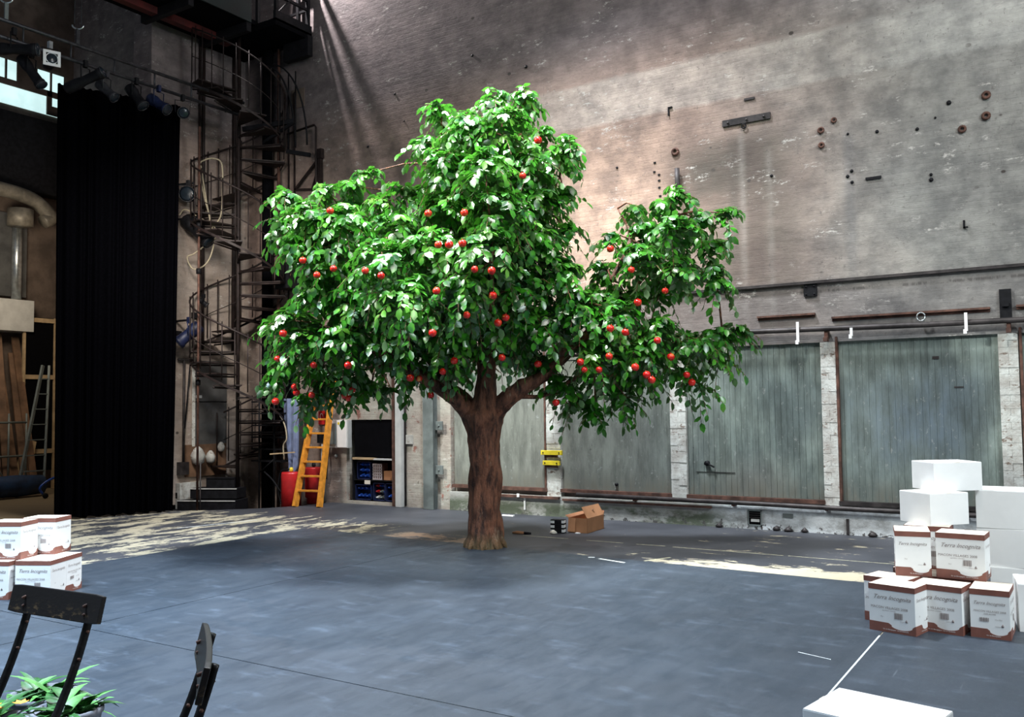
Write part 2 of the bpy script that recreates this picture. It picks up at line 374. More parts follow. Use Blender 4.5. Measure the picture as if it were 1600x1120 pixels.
M_INK = simple('grey_brown_ink', (.30, .25, .24), .7, 0, .1, 9)
M_WINK = simple('white_ink', (.85, .8, .78), .7, 0, .05, 9)
M_LINE = simple('white_floor_tape', (.62, .66, .66), .6, 0, .2, 20)
M_YELLINE = simple('yellowed_floor_tape', (.50, .48, .34), .6, 0, .3, 20)
M_DOOR = simple('dark_grey_door_paint', (.085, .085, .085), .6, 0, .3, 3, .2)
M_WOOD = simple('raw_pale_wood', (.46, .33, .19), .7, 0, .2, 6, .2)
M_BRNBOARD = simple('stained_brown_board', (.17, .095, .055), .7, 0, .4, 3, .2)
M_YELLOW = simple('yellow_paint', (.80, .62, .03), .5, 0, .15, 9)
M_BLUEBOT = simple('blue_plastic', (.02, .08, .42), .3, 0, .5, 30)
M_DKBLUE = simple('dark_blue_crate', (.006, .012, .05), .5, 0, .3, 12)
M_BASKET = simple('pinkish_grey_plastic', (.42, .36, .36), .5, 0, .1, 12)
M_LTGREY = simple('light_grey_enamel', (.55, .55, .53), .5, 0, .12, 4)
M_ROPE = simple('pale_rope', (.42, .36, .25), .9, 0, .2, 30, .3)
M_CHROME = simple('bright_steel', (.65, .70, .72), .3, .9, .2, 12)
M_GREENGAL = simple('dark_green_gallery_panel', (.002, .010, .010), .6, 0, .4, 2)
M_REDBEAM = simple('red_painted_beam', (.075, .008, .007), .6, 0, .4, 4)
M_WINDOW = mat_glow('lit_frosted_window', (.50, .70, .70), 1.1)
M_DUCT = simple('dusty_duct_foil', (.22, .20, .165), .5, .3, .3, 6, .5)
M_BLUETARP = simple('blue_tarpaulin', (.010, .035, .095), .6, 0, .4, 5, .4)
M_BRNWALL = simple('dim_side_wall', (.115, .085, .068), .85, 0, .35, 2.5, .4)
M_LENS = simple('lamp_lens', (.015, .022, .03), .2, 0, .2, 12, 0, .3)
M_LEAF2 = simple('plant_leaves', (.018, .095, .016), .45, 0, .6, 14)
M_LEAF3 = simple('pale_plant_leaves', (.10, .30, .07), .45, 0, .4, 14)
M_PETAL = simple('orange_petals', (.85, .32, .03), .6, 0, .2, 14)
M_POT = simple('grey_stone_pot', (.16, .165, .19), .8, 0, .3, 12, .4)
M_CHAIRWOOD = simple('worn_black_chair_wood', (.007, .006, .006), .42, 0, .7, 26, .3, .4)
def mat_worn():
    s = NT('black_paint_worn_to_wood'); n = s.noise(26, 6, .75, s.map((1, 1, 2)))
    oc = s.xyz(s.tc.outputs['Object'])
    m = s.math('MULTIPLY', s.ramp(n, .52, .66), s.ramp(oc[2], .015, -.045))
    c = s.mix(m, (.008, .005, .004), (.15, .095, .045))
    c = s.mix(s.ramp(s.noise(40, 4, .7), .68, .74, 0, .5), c, (.30, .25, .22))
    s.bump(n, .3, .004)
    return s.done(c, .5)
M_WORN = mat_worn()
# ================================================================== SETTING
WY = 11.5
# ---- floors
fl = MB(); poly = [(-13.3, 7.0), (-13.3, 8.6), (-12.5, 9.35), (-12.0, 9.72), (-11.42, 10.33), (-11.15, 10.85), (-11.05, 11.6), (7.5, 11.6), (7.5, -2.5), (-13.3, -2.5)]
n = len(poly); fl.add([(x, y, -.006) for x, y in poly]+[(x, y, -.26) for x, y in poly], [tuple(range(n)), tuple(range(n, 2*n))[::-1]]+[(i, i+n, (i+1) % n+n, (i+1) % n) for i in range(n)])
floor = struct(fl.build('floor', M_OLD))
struct(MB().box(-13.3, -11.0, 8.0, 11.6, -.36, -.26).build('floor_pit', M_BLACK))
struct(MB().box(-19.5, -13.3, 4.5, 11.6, -.2, -.006).build('floor_side', M_OLD))
for x0, x1 in ((-8.97, -6.40), (-6.40, -1.25), (-1.25, 3.9)):
    for y0, y1 in ((-1.2, 3.98), (3.98, 8.80)):
        yb = y1
        o = MB()
        g = .0045
        ya, yc = y1-g, y1-g
        if y1 > 8: ya, yc = 8.80-(x0+8.97)*.042, 8.80-(x1+8.97)*.042
        o.add([(x0+g, y0+g, 0), (x1-g, y0+g, 0), (x1-g, yc, 0), (x0+g, ya, 0), (x0+g, y0+g, -.0055), (x1-g, y0+g, -.0055), (x1-g, yc, -.0055), (x0+g, ya, -.0055)],
              [(0, 1, 2, 3), (7, 6, 5, 4), (0, 4, 5, 1), (1, 5, 6, 2), (2, 6, 7, 3), (3, 7, 4, 0)])
        o.build('dance_floor_panel', M_VINYL, floor)
def strip(x0, y0, x1, y1, wd, m, z=0.0, name='tape_line'):
    a = Vector((x0, y0, z+.0009)); b = Vector((x1, y1, z+.0009)); o = MB().bar(a, b, wd, .0016); return o.build(name, m, floor)
strip(-1.25, 3.2, -1.25, 6.62, .011, M_LINE)
strip(-1.62, 5.93, -1.40, 5.86, .008, M_LINE)
strip(-4.36, 8.50, -4.02, 8.40, .035, M_LINE, name='tape_mark'); strip(-4.50, 8.52, -4.44, 8.55, .03, M_LINE, name='tape_mark')
for a, b in ((-6.0, -5.35), (-5.1, -4.62), (-4.45, -4.1), (-4.0, -2.75), (-2.7, -1.4)):
    strip(a, 9.62, b, 9.62+random.uniform(-.02, .02), .013, M_YELLINE, -.006)
strip(-3.9, 8.62, -3.75, 8.95, .03, M_YELLINE, -.006)
strip(-10.6, 8.0, -10.3, 9.15, .03, M_LINE, -.006)
# ---- main wall: slabs around the recesses
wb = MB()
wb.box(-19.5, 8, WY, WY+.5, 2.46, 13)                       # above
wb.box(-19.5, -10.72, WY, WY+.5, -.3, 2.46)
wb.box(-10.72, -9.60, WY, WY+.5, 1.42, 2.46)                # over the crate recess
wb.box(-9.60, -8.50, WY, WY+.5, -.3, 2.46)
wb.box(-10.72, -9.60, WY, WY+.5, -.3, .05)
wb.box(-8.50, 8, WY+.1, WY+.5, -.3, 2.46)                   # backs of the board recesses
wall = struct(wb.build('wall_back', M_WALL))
MB().box(-8.50, 8, WY-.035, WY+.1, -.02, .285).build('plinth', M_BASE, wall)
MB().box(-8.50, 8, WY-.001, WY+.1, 2.36, 2.46).build('lintel', M_WALL, wall)
MB().box(-5.6, 8, WY-.05, WY+.02, 3.10, 3.135).build('ledge', M_PIPE, wall)
# brick piers between the panels
PANELS = [(-8.46, -6.74), (-6.50, -4.78), (-4.55, -2.76), (-2.575, -.80), (-.60, 1.20), (1.42, 3.2)]
piers = [(-6.74, -6.50), (-4.78, -4.55), (-2.76, -2.575), (-.80, -.60), (1.20, 1.42)]
brick_me = None
for k, (a, b) in enumerate(piers):
    pr = struct(MB().box(a, b, WY+.012, WY+.12, .285, 2.36).build('trim_pier', M_WW))
    for r in range(27):
        z = .288+r*.0767; wdt = b-a-.012
        cuts = [(a+.002, b-.002)] if r % 2 == 0 else [(a+.002, (a+b)/2-.0012), ((a+b)/2+.0012, b-.002)]
        for x0, x1 in cuts:
            dy = random.uniform(-.004, .004)
            MB().box(x0, x1, WY-.004+dy, WY+.06, z, z+.0752).build('brick', M_WW, pr)
# board panels
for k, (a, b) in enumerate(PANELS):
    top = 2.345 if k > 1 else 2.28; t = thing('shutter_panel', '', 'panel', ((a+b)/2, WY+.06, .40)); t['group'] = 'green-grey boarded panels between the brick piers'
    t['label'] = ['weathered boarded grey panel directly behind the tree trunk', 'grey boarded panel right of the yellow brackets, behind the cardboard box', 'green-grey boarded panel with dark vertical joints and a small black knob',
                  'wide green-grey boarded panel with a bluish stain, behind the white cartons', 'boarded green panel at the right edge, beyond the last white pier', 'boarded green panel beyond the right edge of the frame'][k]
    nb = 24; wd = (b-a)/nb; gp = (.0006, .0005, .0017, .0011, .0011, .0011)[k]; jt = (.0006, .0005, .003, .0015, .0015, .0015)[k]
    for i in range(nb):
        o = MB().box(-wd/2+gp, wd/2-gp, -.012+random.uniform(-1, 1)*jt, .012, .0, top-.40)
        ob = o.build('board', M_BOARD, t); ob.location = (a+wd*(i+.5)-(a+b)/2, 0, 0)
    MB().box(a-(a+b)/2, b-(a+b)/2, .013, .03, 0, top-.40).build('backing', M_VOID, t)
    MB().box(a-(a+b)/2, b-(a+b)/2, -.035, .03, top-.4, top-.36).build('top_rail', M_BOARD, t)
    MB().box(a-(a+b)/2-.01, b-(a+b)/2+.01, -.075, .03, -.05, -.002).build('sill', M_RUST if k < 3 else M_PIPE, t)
    if k == 2:
        o = MB().tube([(-.62, -.012, .42), (-.62, -.06, .42)], .035, 12); o.tube([(-.6, -.05, .415), (-.52, -.05, .37)], .012); o.build('knob', M_BLACK, t)
        MB().box(-.78, -.25, -.02, -.008, .30, .306).build('batten', M_PIPE, t)
    if k == 1:
        MB().tube([(.02, -.012, .09), (.02, -.04, .09)], .022, 10).build('knob', M_BLACK, t)
    if k == 3:
        MB().box(.20, .27, -.018, -.008, 1.70, 1.735).build('name_plate', M_PIPE, t); MB().box(.42, .52, -.018, -.008, 1.36, 1.375).build('name_plate', M_PIPE, t)
# rusty door stops beside the piers
for x in (-2.56, -.575, -6.76):
    struct(MB().box(x-.014, x+.014, WY-.01, WY+.055, .36, 2.42).build('trim_angle_iron', M_RUST))
# long pipes: top rail and bottom rail
t = thing('rail_pipe', 'thick dark rust-stained pipe running above the boarded panels', 'pipe', (0, 0, 0))
MB().tube([(-6.9, WY-.10, 2.545), (-3.8, WY-.10, 2.535), (-1.5, WY-.10, 2.50), (3, WY-.10, 2.485)], .034, 10).build('pipe', M_PIPE, t)
for x in (-5.6, -4.66, -2.66, -.68, 1.3):
    o = MB().box(x-.02, x+.02, WY-.10, WY+.0, 2.40, 2.50); o.box(x-.025, x+.025, WY-.15, WY-.06, 2.36, 2.41); o.build('bracket', M_RUST, t)
for x, z0, z1 in ((-2.99, 2.37, 2.62), (-2.35, 2.41, 2.51), (-1.10, 2.40, 2.61)):
    MB().box(x-.016, x+.016, WY-.150, WY-.135, z0, z1).build('hanging_tag', M_WHITE, t)
    MB().box(x-.03, x+.005, WY-.152, WY-.133, z0-.03, z0+.02).build('hanging_tag', M_WHITE, t)
t = thing('floor_pipe', 'long dark horizontal pipe along the foot of the wall, right of the cardboard box', 'pipe', (0, 0, 0))
MB().tube([(-6.2, WY-.085, .335), (-3.6, WY-.085, .325), (-2.4, WY-.085, .315), (3, WY-.085, .30)], .030, 10).build('pipe', M_PIPE, t)
for x in (-5.3, -3.9, -2.72, -1.2):
    MB().box(x-.02, x+.02, WY-.09, WY+.02, .28, .34).build('bracket', M_RUST, t)
o = MB().box(-7.9, -6.5, WY-.10, WY-.036, .25, .285); o.box(-6.45, -4.2, WY-.075, WY-.036, .235, .262)
tag(o.build('timber_ledge', M_RUST), 'reddish timber ledge along the wall foot behind the tree trunk', 'ledge')
# angle irons above the rail
for a, b, z, lab in ((-3.53, -2.80, 2.72, 'short rusty angle iron on the wall above the knobbed panel'), (-2.60, -.86, 2.655, 'long rusty angle iron with a ring above the widest panel'), (-.60, .9, 2.66, 'rusty angle iron on the wall at the right edge of the frame')):
    o = MB().box(a, b, WY-.05, WY, z-.012, z+.012); o.box(a, b, WY-.012, WY, z-.04, z); ob = o.build('angle_iron', M_RUST); tag(ob, lab, 'bracket')
    if a == -2.60:
        MB().tube([(-1.58+.045*math.cos(q), WY-.06, 2.60+.05*math.sin(q)) for q in [2*PI*i/14 for i in range(15)]], .008, 6).build('ring', M_CHROME, ob)
# fittings on the wall
def fitting(name, label, cat, fn, m):
    o = MB(); fn(o); return tag(o.build(name, m), label, cat)
fitting('wall_strap', 'long flat dark steel strap bolted high on the wall above the right crown', 'strap', lambda o: (o.box(-3.93, -3.29, WY-.03, WY, 5.30, 5.385), [o.tube([(x, WY-.045, 5.34), (x, WY-.03, 5.34)], .015) for x in (-3.85, -3.6, -3.37)]), M_PIPE)
fitting('hook', 'tiny round hook just below the steel strap', 'hook', lambda o: o.tube([(-3.64+.03*math.cos(q), WY-.03, 5.26+.03*math.sin(q)) for q in [2*PI*i/10 for i in range(11)]], .009, 6), M_BLACK)
fitting('wall_bar', 'small dark bar above the steel strap', 'bar', lambda o: o.box(-3.63, -3.49, WY-.02, WY, 5.60, 5.63), M_PIPE)
fitting('wall_bar', 'thin upright iron stub left of the small dark bar, high on the wall', 'bar', lambda o: (o.box(-4.70, -4.685, WY-.03, WY, 5.60, 5.72), o.box(-4.70, -4.64, WY-.03, WY, 5.705, 5.72)), M_BLACK)
fitting('pipe_stub', 'dark pipe stub sticking up above the right crown, against the wall', 'pipe', lambda o: o.tube([(-4.56, WY-.07, 4.45), (-4.57, WY-.07, 4.83)], .035, 10), M_PIPE)
fitting('wall_plate', 'square black plate on the wall below the long ledge', 'plate', lambda o: (o.box(-2.93, -2.77, WY-.03, WY, 2.945, 3.095), [o.tube([(x, WY-.04, z), (x, WY-.03, z)], .012, 6) for x in (-2.9, -2.8) for z in (2.97, 3.07)]), M_BLACK)
fitting('wall_plate', 'tall dark iron plate with a catch above the last pier on the right', 'plate', lambda o: (o.box(-.765, -.645, WY-.03, WY, 2.53, 2.86), o.box(-.74, -.67, WY-.07, WY-.03, 2.66, 2.70)), M_BLACK)
fitting('wall_bar', 'short dark bar in the middle of the wall, below two stacked holes', 'bar', lambda o: o.box(-2.15, -1.97, WY-.02, WY, 4.32, 4.35), M_BLACK)
ring = lambda x, z, r: (lambda o: o.tube([(x+r*math.cos(q), WY-.02, z+r*math.sin(q)) for q in [2*PI*i/14 for i in range(15)]], r*.5, 6))
for x, z, r, lab in ((-2.66, 5.03, .030, 'upper dark iron anchor ring of the pair left of the dark streak'), (-2.66, 4.84, .028, 'lower dark iron anchor ring of the pair left of the dark streak'), (-2.50, 5.13, .026, 'small round bolt head right of the upper anchor ring'),
                  (-.81, 5.11, .034, 'upper iron anchor ring near the right edge of the wall'), (-.82, 4.87, .034, 'lower iron anchor ring near the right edge of the wall'), (-1.07, 4.76, .032, 'single dark anchor ring left of the right-hand ring pair'),
                  (-4.61, 5.08, .040, 'dark iron anchor ring above the pipe stub')):
    fitting('anchor_ring', lab, 'ring', ring(x, z, r), M_RUST)
fitting('wall_bar', 'tiny iron stub low on the grey wall, right of centre, above the ledge', 'bar', lambda o: (o.box(-1.10, -1.08, WY-.04, WY, 3.60, 3.69), o.box(-1.10, -1.05, WY-.04, WY-.02, 3.60, 3.615)), M_BLACK)
for k, (x, z) in enumerate(((-4.92, 4.98), (-4.93, 4.85), (-4.86, 4.80), (-4.86, 4.72), (-4.86, 4.62), (-4.85, 4.50))):
    o = MB().box(x-.016, x+.016, WY-.012, WY+.01, z-.012, z+.012).build('bolt', M_BLACK, wall)
for (x, z) in ((-2.34, 4.93), (-2.31, 4.46), (-2.31, 4.32), (-2.36, 4.4), (-1.35, 4.95), (-1.2, 5.1), (-1.55, 4.85), (-1.42, 4.28), (-1.42, 4.22), (-2.0, 4.9), (-3.3, 4.55), (-8.0, 7.2), (-9.4, 6.4), (-10.2, 6.1), (-9.6, 6.9), (-7.0, 6.8), (-6.3, 5.2), (-5.5, 5.0)):
    MB().tube([(x, WY-.015, z), (x, WY+.005, z)], random.uniform(.012, .028), 7).build('bolt', M_BLACK, wall)
# yellow brackets on the second pier
for z, x0, x1, lab in ((.925, -6.80, -6.45, 'upper of the two yellow bars screwed to the white pier'), (.775, -6.77, -6.49, 'lower of the two yellow bars screwed to the white pier')):
    o = MB().box(x0, x1, WY-.07, WY-.03, z-.033, z+.033); ob = o.build('yellow_bar', M_YELLOW, None, .004); tag(ob, lab, 'bar')
    bb = MB()
    for x in (x0+.04, x1-.04): bb.tube([(x, WY-.08, z), (x, WY-.03, z)], .010, 6)
    bb.build('screws', M_BLACK, ob); MB().box((x0+x1)/2-.1, (x0+x1)/2+.08, WY-.04, WY+.012, z-.07, z-.03).build('backing_block', M_RUST, ob)
# drain box and small things along the plinth
t = thing('wall_vent', 'small black vent box set in the white wall foot under the floor pipe', 'vent', (-3.63, WY-.036, .04))
o = MB(); o.box(-.09, -.075, -.01, .02, 0, .2); o.box(.075, .09, -.01, .02, 0, .2); o.box(-.09, .09, -.01, .02, .185, .2); o.box(-.09, .09, -.01, .02, 0, .015); o.build('frame', M_GREYPOST, t)
MB().box(-.075, .075, -.006, .0, .015, .185).build('opening', M_VOID, t); MB().box(-.05, .06, -.012, -.005, .05, .085).build('label_plate', M_LTGREY, t)
for i in range(3): MB().box(-.07, .07, -.012, -.004, .10+i*.028, .11+i*.028).build('slat', M_PIPE, t)
fitting('wall_plate', 'small rectangular plate in the white wall foot right of the vent', 'plate', lambda o: o.box(-3.27, -3.14, WY-.045, WY-.034, .165, .215), M_GREYPOST)
fitting('pipe_stub', 'short dark upright stub in the white wall foot, right of the vent', 'pipe', lambda o: o.box(-2.50, -2.47, WY-.06, WY-.034, .0, .19), M_PIPE)
for x in (-4.1, -3.35, -3.2, -3.0, -2.2, -1.6):
    MB().lathe([(.01, -.02), (random.uniform(.04, .07), .0), (random.uniform(.02, .04), .03), (.004, .05)], 7, T(x, WY-.055, .01)).build('rubble', M_PIPE, wall)
fitting('upright_label', 'white paper strip hanging on the wall behind the trunk, right side', 'label', lambda o: (o.box(-7.12, -7.09, WY-.05, WY-.037, .07, .27), o.box(-7.20, -7.16, WY-.115, WY-.10, .26, .31)), M_WHITE)
# ---- post, pipes left of the tree
t = thing('steel_post', 'tall grey-green steel post against the wall left of the tree trunk', 'post', (-8.84, WY-.09, 0))
o = MB(); o.box(-.10, .10, -.06, -.045, 0, 4.2); o.box(-.10, .10, .045, .06, 0, 4.2); o.box(-.006, .006, -.045, .045, 0, 4.2); o.build('column', M_GREYPOST, t)
MB().box(-.125, -.10, -.03, .05, 0, 4.2).build('edge_strip', M_LTGREY, t)
for z in (.62, 1.32):
    o = MB().box(.10, .24, .0, .03, z-.07, z+.07); o.tube([(.17, -.015, z), (.17, .0, z)], .018, 8); o.build('lug', M_GREYPOST, t, .004)
fitting('wall_pipe', 'off-white vertical pipe right of the crate recess', 'pipe', lambda o: o.box(-9.55, -9.43, WY-.11, WY-.02, 0, 3.2), M_LTGREY)
fitting('wall_pipe', 'brown painted upright between the crate recess and the white pipe', 'post', lambda o: o.box(-9.66, -9.57, WY-.06, WY-.001, 0, 3.2), M_RUST)
fitting('wall_pipe', 'thin dark conduit beside the off-white pipe', 'pipe', lambda o: o.tube([(-9.40, WY-.03, 0.02), (-9.40, WY-.03, 3.2)], .018, 8), M_PIPE)
fitting('junction_box', 'small plaster-grey box on the wall left of the steel post', 'box', lambda o: o.box(-9.38, -9.26, WY-.04, WY, 1.02, 1.17), M_WW)
# ---- crate recess
rc = MB(); rc.box(-10.72, -9.60, WY+.50, WY+.62, -.1, 1.5); rc.box(-10.72, -9.60, WY+.02, WY+.5, .0, .052)
struct(rc.build('trim_recess', M_VOID))
fitting('dark_screen', 'black rectangular screen standing in the wall recess above the crates', 'screen', lambda o: o.box(-10.55, -9.64, WY+.02, WY+.07, .795, 1.405), M_VOID)
t = thing('crate_shelf', 'dark shelf with a pale wooden board holding the bottle crates in the recess', 'shelf', (-10.1, WY+.1, .055))
MB().box(-.47, .02, -.12, .3, .69, .725).build('board', M_WOOD, t); MB().box(.02, .47, -.14, .3, .69, .715).build('board', M_LTGREY, t)
MB().box(-.47, .47, -.08, .3, .335, .35).build('shelf_board', M_BLACK, t); MB().box(-.49, -.47, -.1, .3, 0, .69).build('side_panel', M_BLACK, t); MB().box(.47, .49, -.1, .3, 0, .69).build('side_panel', M_BLACK, t)
def crate(x, z, w_, h_, nx, nz, label, mats):
    t = thing('bottle_crate', label, 'crate', (x, WY+.1, z), 0, 'blue bottle crates in the wall recess')
    o = MB(); o.box(-w_/2, w_/2, .10, .12, 0, h_); o.box(-w_/2, -w_/2+.012, -.06, .12, 0, h_); o.box(w_/2-.012, w_/2, -.06, .12, 0, h_); o.box(-w_/2, w_/2, -.06, .12, 0, .012); o.box(-w_/2, w_/2, -.06, .12, h_-.012, h_)
    o.build('crate_shell', M_DKBLUE, t)
    for i in range(nx):
        for j in range(nz):
            cx = -w_/2+(i+.5)*w_/nx; cz = (j+.5)*h_/nz; r = min(w_/nx, h_/nz)*.40
            m = random.choice(mats)
            MB().lathe([(r, .0), (r*.98, .05), (r*.45, .085), (r*.4, .115)], 10, T(cx, .09, cz, 0, 90)).build('bottle', m, t)
crate(-10.37, .41, .30, .30, 3, 3, 'upper left crate of blue bottles on the recess shelf', [M_BLUEBOT])
crate(-10.38, .06, .36, .26, 4, 2, 'lower left crate of blue bottles, left of the mixed bottles', [M_BLUEBOT])
crate(-10.03, .06, .26, .30, 3, 3, 'lower middle crate holding mixed pale and red-capped bottles', [M_LTGREY, M_BLUEBOT, M_BLUEBOT, M_RED, M_GREYPOST])
crate(-9.76, .06, .26, .30, 3, 2, 'lower right crate of blue bottles beside the brown upright', [M_BLUEBOT])
t = thing('plastic_basket', 'pinkish grey slotted plastic basket on its side on the recess shelf', 'basket', (-10.06, WY+.03, .41))
o = MB(); o.box(-.1, .1, 0, .012, 0, .02); o.box(-.1, .1, 0, .012, .25, .27)
for i in range(5): o.box(-.1+i*.0455, -.082+i*.0455, 0, .012, .02, .25)
for i in range(4): o.box(-.1, .1, .0, .01, .06+i*.045, .075+i*.045)
o.build('grid_face', M_BASKET, t); MB().box(-.105, .105, .012, .15, 0, .275).build('back_shell', M_RUST, t)
fitting('carton', 'small reddish brown carton on the recess shelf beside the basket', 'box', lambda o: (o.box(-9.93, -9.74, WY+.05, WY+.2, .41, .56), o.box(-9.90, -9.76, WY+.035, WY+.05, .41, .455)), M_CARD)
fitting('price_card', 'small cream card on the shelf edge under the upper left crate', 'card', lambda o: o.box(-10.31, -10.19, WY-.005, WY+.004, .335, .40), M_CREAM)
# ---- cabinet, sign, conduit behind the ladder
t = thing('electrical_cabinet', 'white wall cabinet left of the black screen', 'cabinet', (-10.82, WY-.1, .94))
MB().box(-.22, .22, 0, .1, 0, .48).build('body', M_LTGREY, t, .004); MB().box(-.02, .20, -.012, 0, .01, .47).build('door', M_WHITE, t, .003); MB().box(-.2, -.05, -.03, 0, .06, .42).build('switch_box', M_GREYPOST, t, .003)
MB().box(.0, .04, -.016, -.012, .40, .44).build('warning_label', M_YELLOW, t)
t = thing('safety_sign', 'red square sign with white symbol seen between the ladder rungs', 'sign', (-11.28, WY-.03, 1.34))
MB().box(-.075, .075, 0, .01, 0, .24).build('plate', M_RED, t)
o = MB().tube([(.0+.035*math.cos(q), -.003, .14+.05*math.sin(q)) for q in [2*PI*i/12 for i in range(10)]], .007, 5); o.build('symbol', M_WINK, t)
fitting('safety_sign', 'narrow red plate at the left edge of the white cabinet', 'sign', lambda o: o.box(-11.03, -10.96, WY-.12, WY-.10, 1.16, 1.42), M_RED)
fitting('wall_pipe', 'grey vertical pipe behind the orange ladder', 'pipe', lambda o: o.tube([(-11.20, WY-.06, 0), (-11.20, WY-.06, 1.15)], .045, 10), M_LTGREY)
fitting('wall_pipe', 'dark vertical conduit rising behind the ladder top', 'pipe', lambda o: o.box(-11.16, -11.09, WY-.04, WY, 1.2, 3.0), M_PIPE)
fitting('junction_box', 'black box and cables on the wall behind the ladder', 'box', lambda o: (o.box(-11.30, -11.10, WY-.12, WY-.002, 1.02, 1.2), o.tube(curve([(-11.1, WY-.1, 1.05), (-11.06, WY-.12, .7), (-11.1, WY-.1, .4)]), .015)), M_BLACK)
fitting('wall_lamp', 'small round bright lamp on the wall under the white cabinet', 'lamp', lambda o: o.lathe([(.03, 0), (.035, .02), (.02, .045), (.003, .05)], 10, T(-10.95, WY-.0, .80, 0, 90)), M_CHROME)
# ---- left pier wall, gallery shaft
LX = -13.3
struct(MB().box(LX-.5, LX, 9.45, WY, -.3, 13).build('wall_left', M_WALL))
lw = bpy.data.objects['wall_left']
dr = struct(MB().box(LX+.001, LX+.035, 10.33, 11.06, 1.0, 2.5).build('door_1', M_DOOR))
MB().box(LX+.035, LX+.05, 10.30, 10.36, .98, 2.55).build('frame', M_WW, dr); MB().box(LX+.035, LX+.05, 10.38, 10.5, 1.83, 1.88).build('name_plate', M_LTGREY, dr); MB().box(LX+.035, LX+.045, 10.36, 11.06, 1.76, 1.775).build('mid_rail', M_BLACK, dr)
t = thing('brown_board', 'stained brown board below the grey door with grey bags hanging on it', 'board', (LX+.025, 10.6, .45))
MB().box(-.02, .02, -.42, .45, 0, .56).build('board', M_BRNBOARD, t)
for y, z, r in ((-.22, .36, .13), (.05, .33, .09), (.28, .5, .07)):
    MB().lathe([(.02, r*1.3), (r*.6, r*.9), (r, .1*r), (r*.8, -r*.9), (.03, -r*1.2)], 9, T(.08, y, z)).build('bag', M_WW, t)
fitting('plaster_block', 'white flaking plaster block low on the side wall near the steps', 'block', lambda o: o.box(LX+.002, LX+.12, 10.0, 10.45, -.20, .36), M_WW)
fitting('wall_pipe', 'thin dark conduit on the white side wall right of the curtain', 'pipe', lambda o: (o.tube([(LX+.05, 10.12, .6), (LX+.05, 10.12, 2.5)], .022, 8), o.tube([(LX+.05, 10.0, 2.5), (LX+.05, 10.3, 2.5)], .022, 8), o.box(LX, LX+.1, 10.02, 10.2, .5, .72)), M_PIPE)
fitting('wall_pipe', 'diagonal thin rod leaning on the white side wall', 'rod', lambda o: o.tube([(LX+.08, 10.12, 1.3), (LX+.08, 10.22, 2.4)], .012, 6), M_BLACK)
for z, y in ((2.95, 10.02), (3.3, 10.35), (.15, 10.05)):
    MB().box(LX, LX+.05, y-.05, y+.05, z-.05, z+.05).build('socket_box', M_BLACK, lw)
# cable ducts on the pier and main wall near the stair
for y, r in ((10.42, .02), (10.5, .03), (11.2, .04), (11.32, .025)):
    MB().tube([(LX+.05, y, 2.7), (LX+.05, y, 9)], r, 6).build('conduit', M_SPIRAL, lw)
fitting('service_pipe', 'thick dark vertical pipe in the corner behind the spiral stair', 'pipe', lambda o: o.tube([(-12.55, 11.38, -.26), (-12.55, 11.38, 8.8)], .10, 12), M_VOID)
fitting('service_pipe', 'thin tan vertical pipe beside the thick corner pipe', 'pipe', lambda o: o.tube([(-12.28, 11.40, -.26), (-12.28, 11.40, 8.8)], .03, 8), M_RUST)
for x in (-11.95, -12.1): MB().tube([(x, WY-.03, -.2), (x, WY-.03, 7.4)], .016, 6).build('conduit', M_SPIRAL, wall)
# ================================================================== SPIRAL STAIR
SC = Vector((-12.45, 10.62, -.26)); SR = .80; PITCH = 2.42
t = thing('spiral_staircase', 'dark brown iron spiral staircase climbing the corner of the hall', 'staircase', SC)
MB().tube([(0, 0, 0), (0, 0, 8.9)], .032, 10).build('center_pole', M_SPIRAL, t)
def sang(z): return math.radians(212.5-360*(z-.25)/PITCH)
tread_me = None
NT_ = 34
tm = MB(); half = math.radians(17)
pts = [(.04, -.03), (SR*math.cos(-half), SR*math.sin(-half)), (SR, 0), (SR*math.cos(half), SR*math.sin(half)), (.04, .03)]
tm.add([(x, y, 0) for x, y in pts]+[(x, y, -.022) for x, y in pts], [(0, 1, 2, 3, 4), (9, 8, 7, 6, 5)]+[(i, i+5, (i+1) % 5+5, (i+1) % 5) for i in range(5)])
tm.tube([(.04, -.03, -.045), (SR*math.cos(half), -SR*math.sin(half), -.045)], .016, 5)
proto = tm.build('tread', M_SPIRAL, t)
bal = MB().tube([(SR, 0, -.03), (SR, 0, .95)], .011, 5).build('baluster', M_SPIRAL, t)
for i in range(NT_):
    z = .62+i*PITCH/12; a = sang(z)
    for src, da in ((proto, 0), (bal, half*.5), (bal, half*.5-math.radians(15))):
        fresh = i == 0 and not (src is bal and da < 0)
        o = src if fresh else src.copy()
        if not fresh: COL.objects.link(o); o.parent = t
        o.location = (0, 0, z-SC.z); o.rotation_euler = (0, 0, a+da)
        if da < 0: o.location.z += PITCH/24
hr = []; st_ = []
for i in range(NT_*3+1):
    z = .62+i*PITCH/36; a = sang(z); hr.append((SR*math.cos(a), SR*math.sin(a), z+.95-SC.z)); st_.append(((SR+.01)*math.cos(a), (SR+.01)*math.sin(a), z-SC.z-.03))
MB().tube(hr, .017, 6).build('handrail', M_SPIRAL, t)
MB().tube([Vector(p)-Vector((0, 0, .50)) for p in hr], .008, 5).build('mid_rail', M_SPIRAL, t)
o = MB(); vs = []
for p in st_: vs += [Vector(p)+Vector((0, 0, .022)), Vector(p)-Vector((0, 0, .022))]
o.add(vs, [(2*i, 2*i+1, 2*i+3, 2*i+2) for i in range(len(st_)-1)]); o.build('stringer', M_SPIRAL, t)
MB().lathe([(.12, 0), (.12, .03), (.05, .04)], 12).build('base_plate', M_SPIRAL, t)
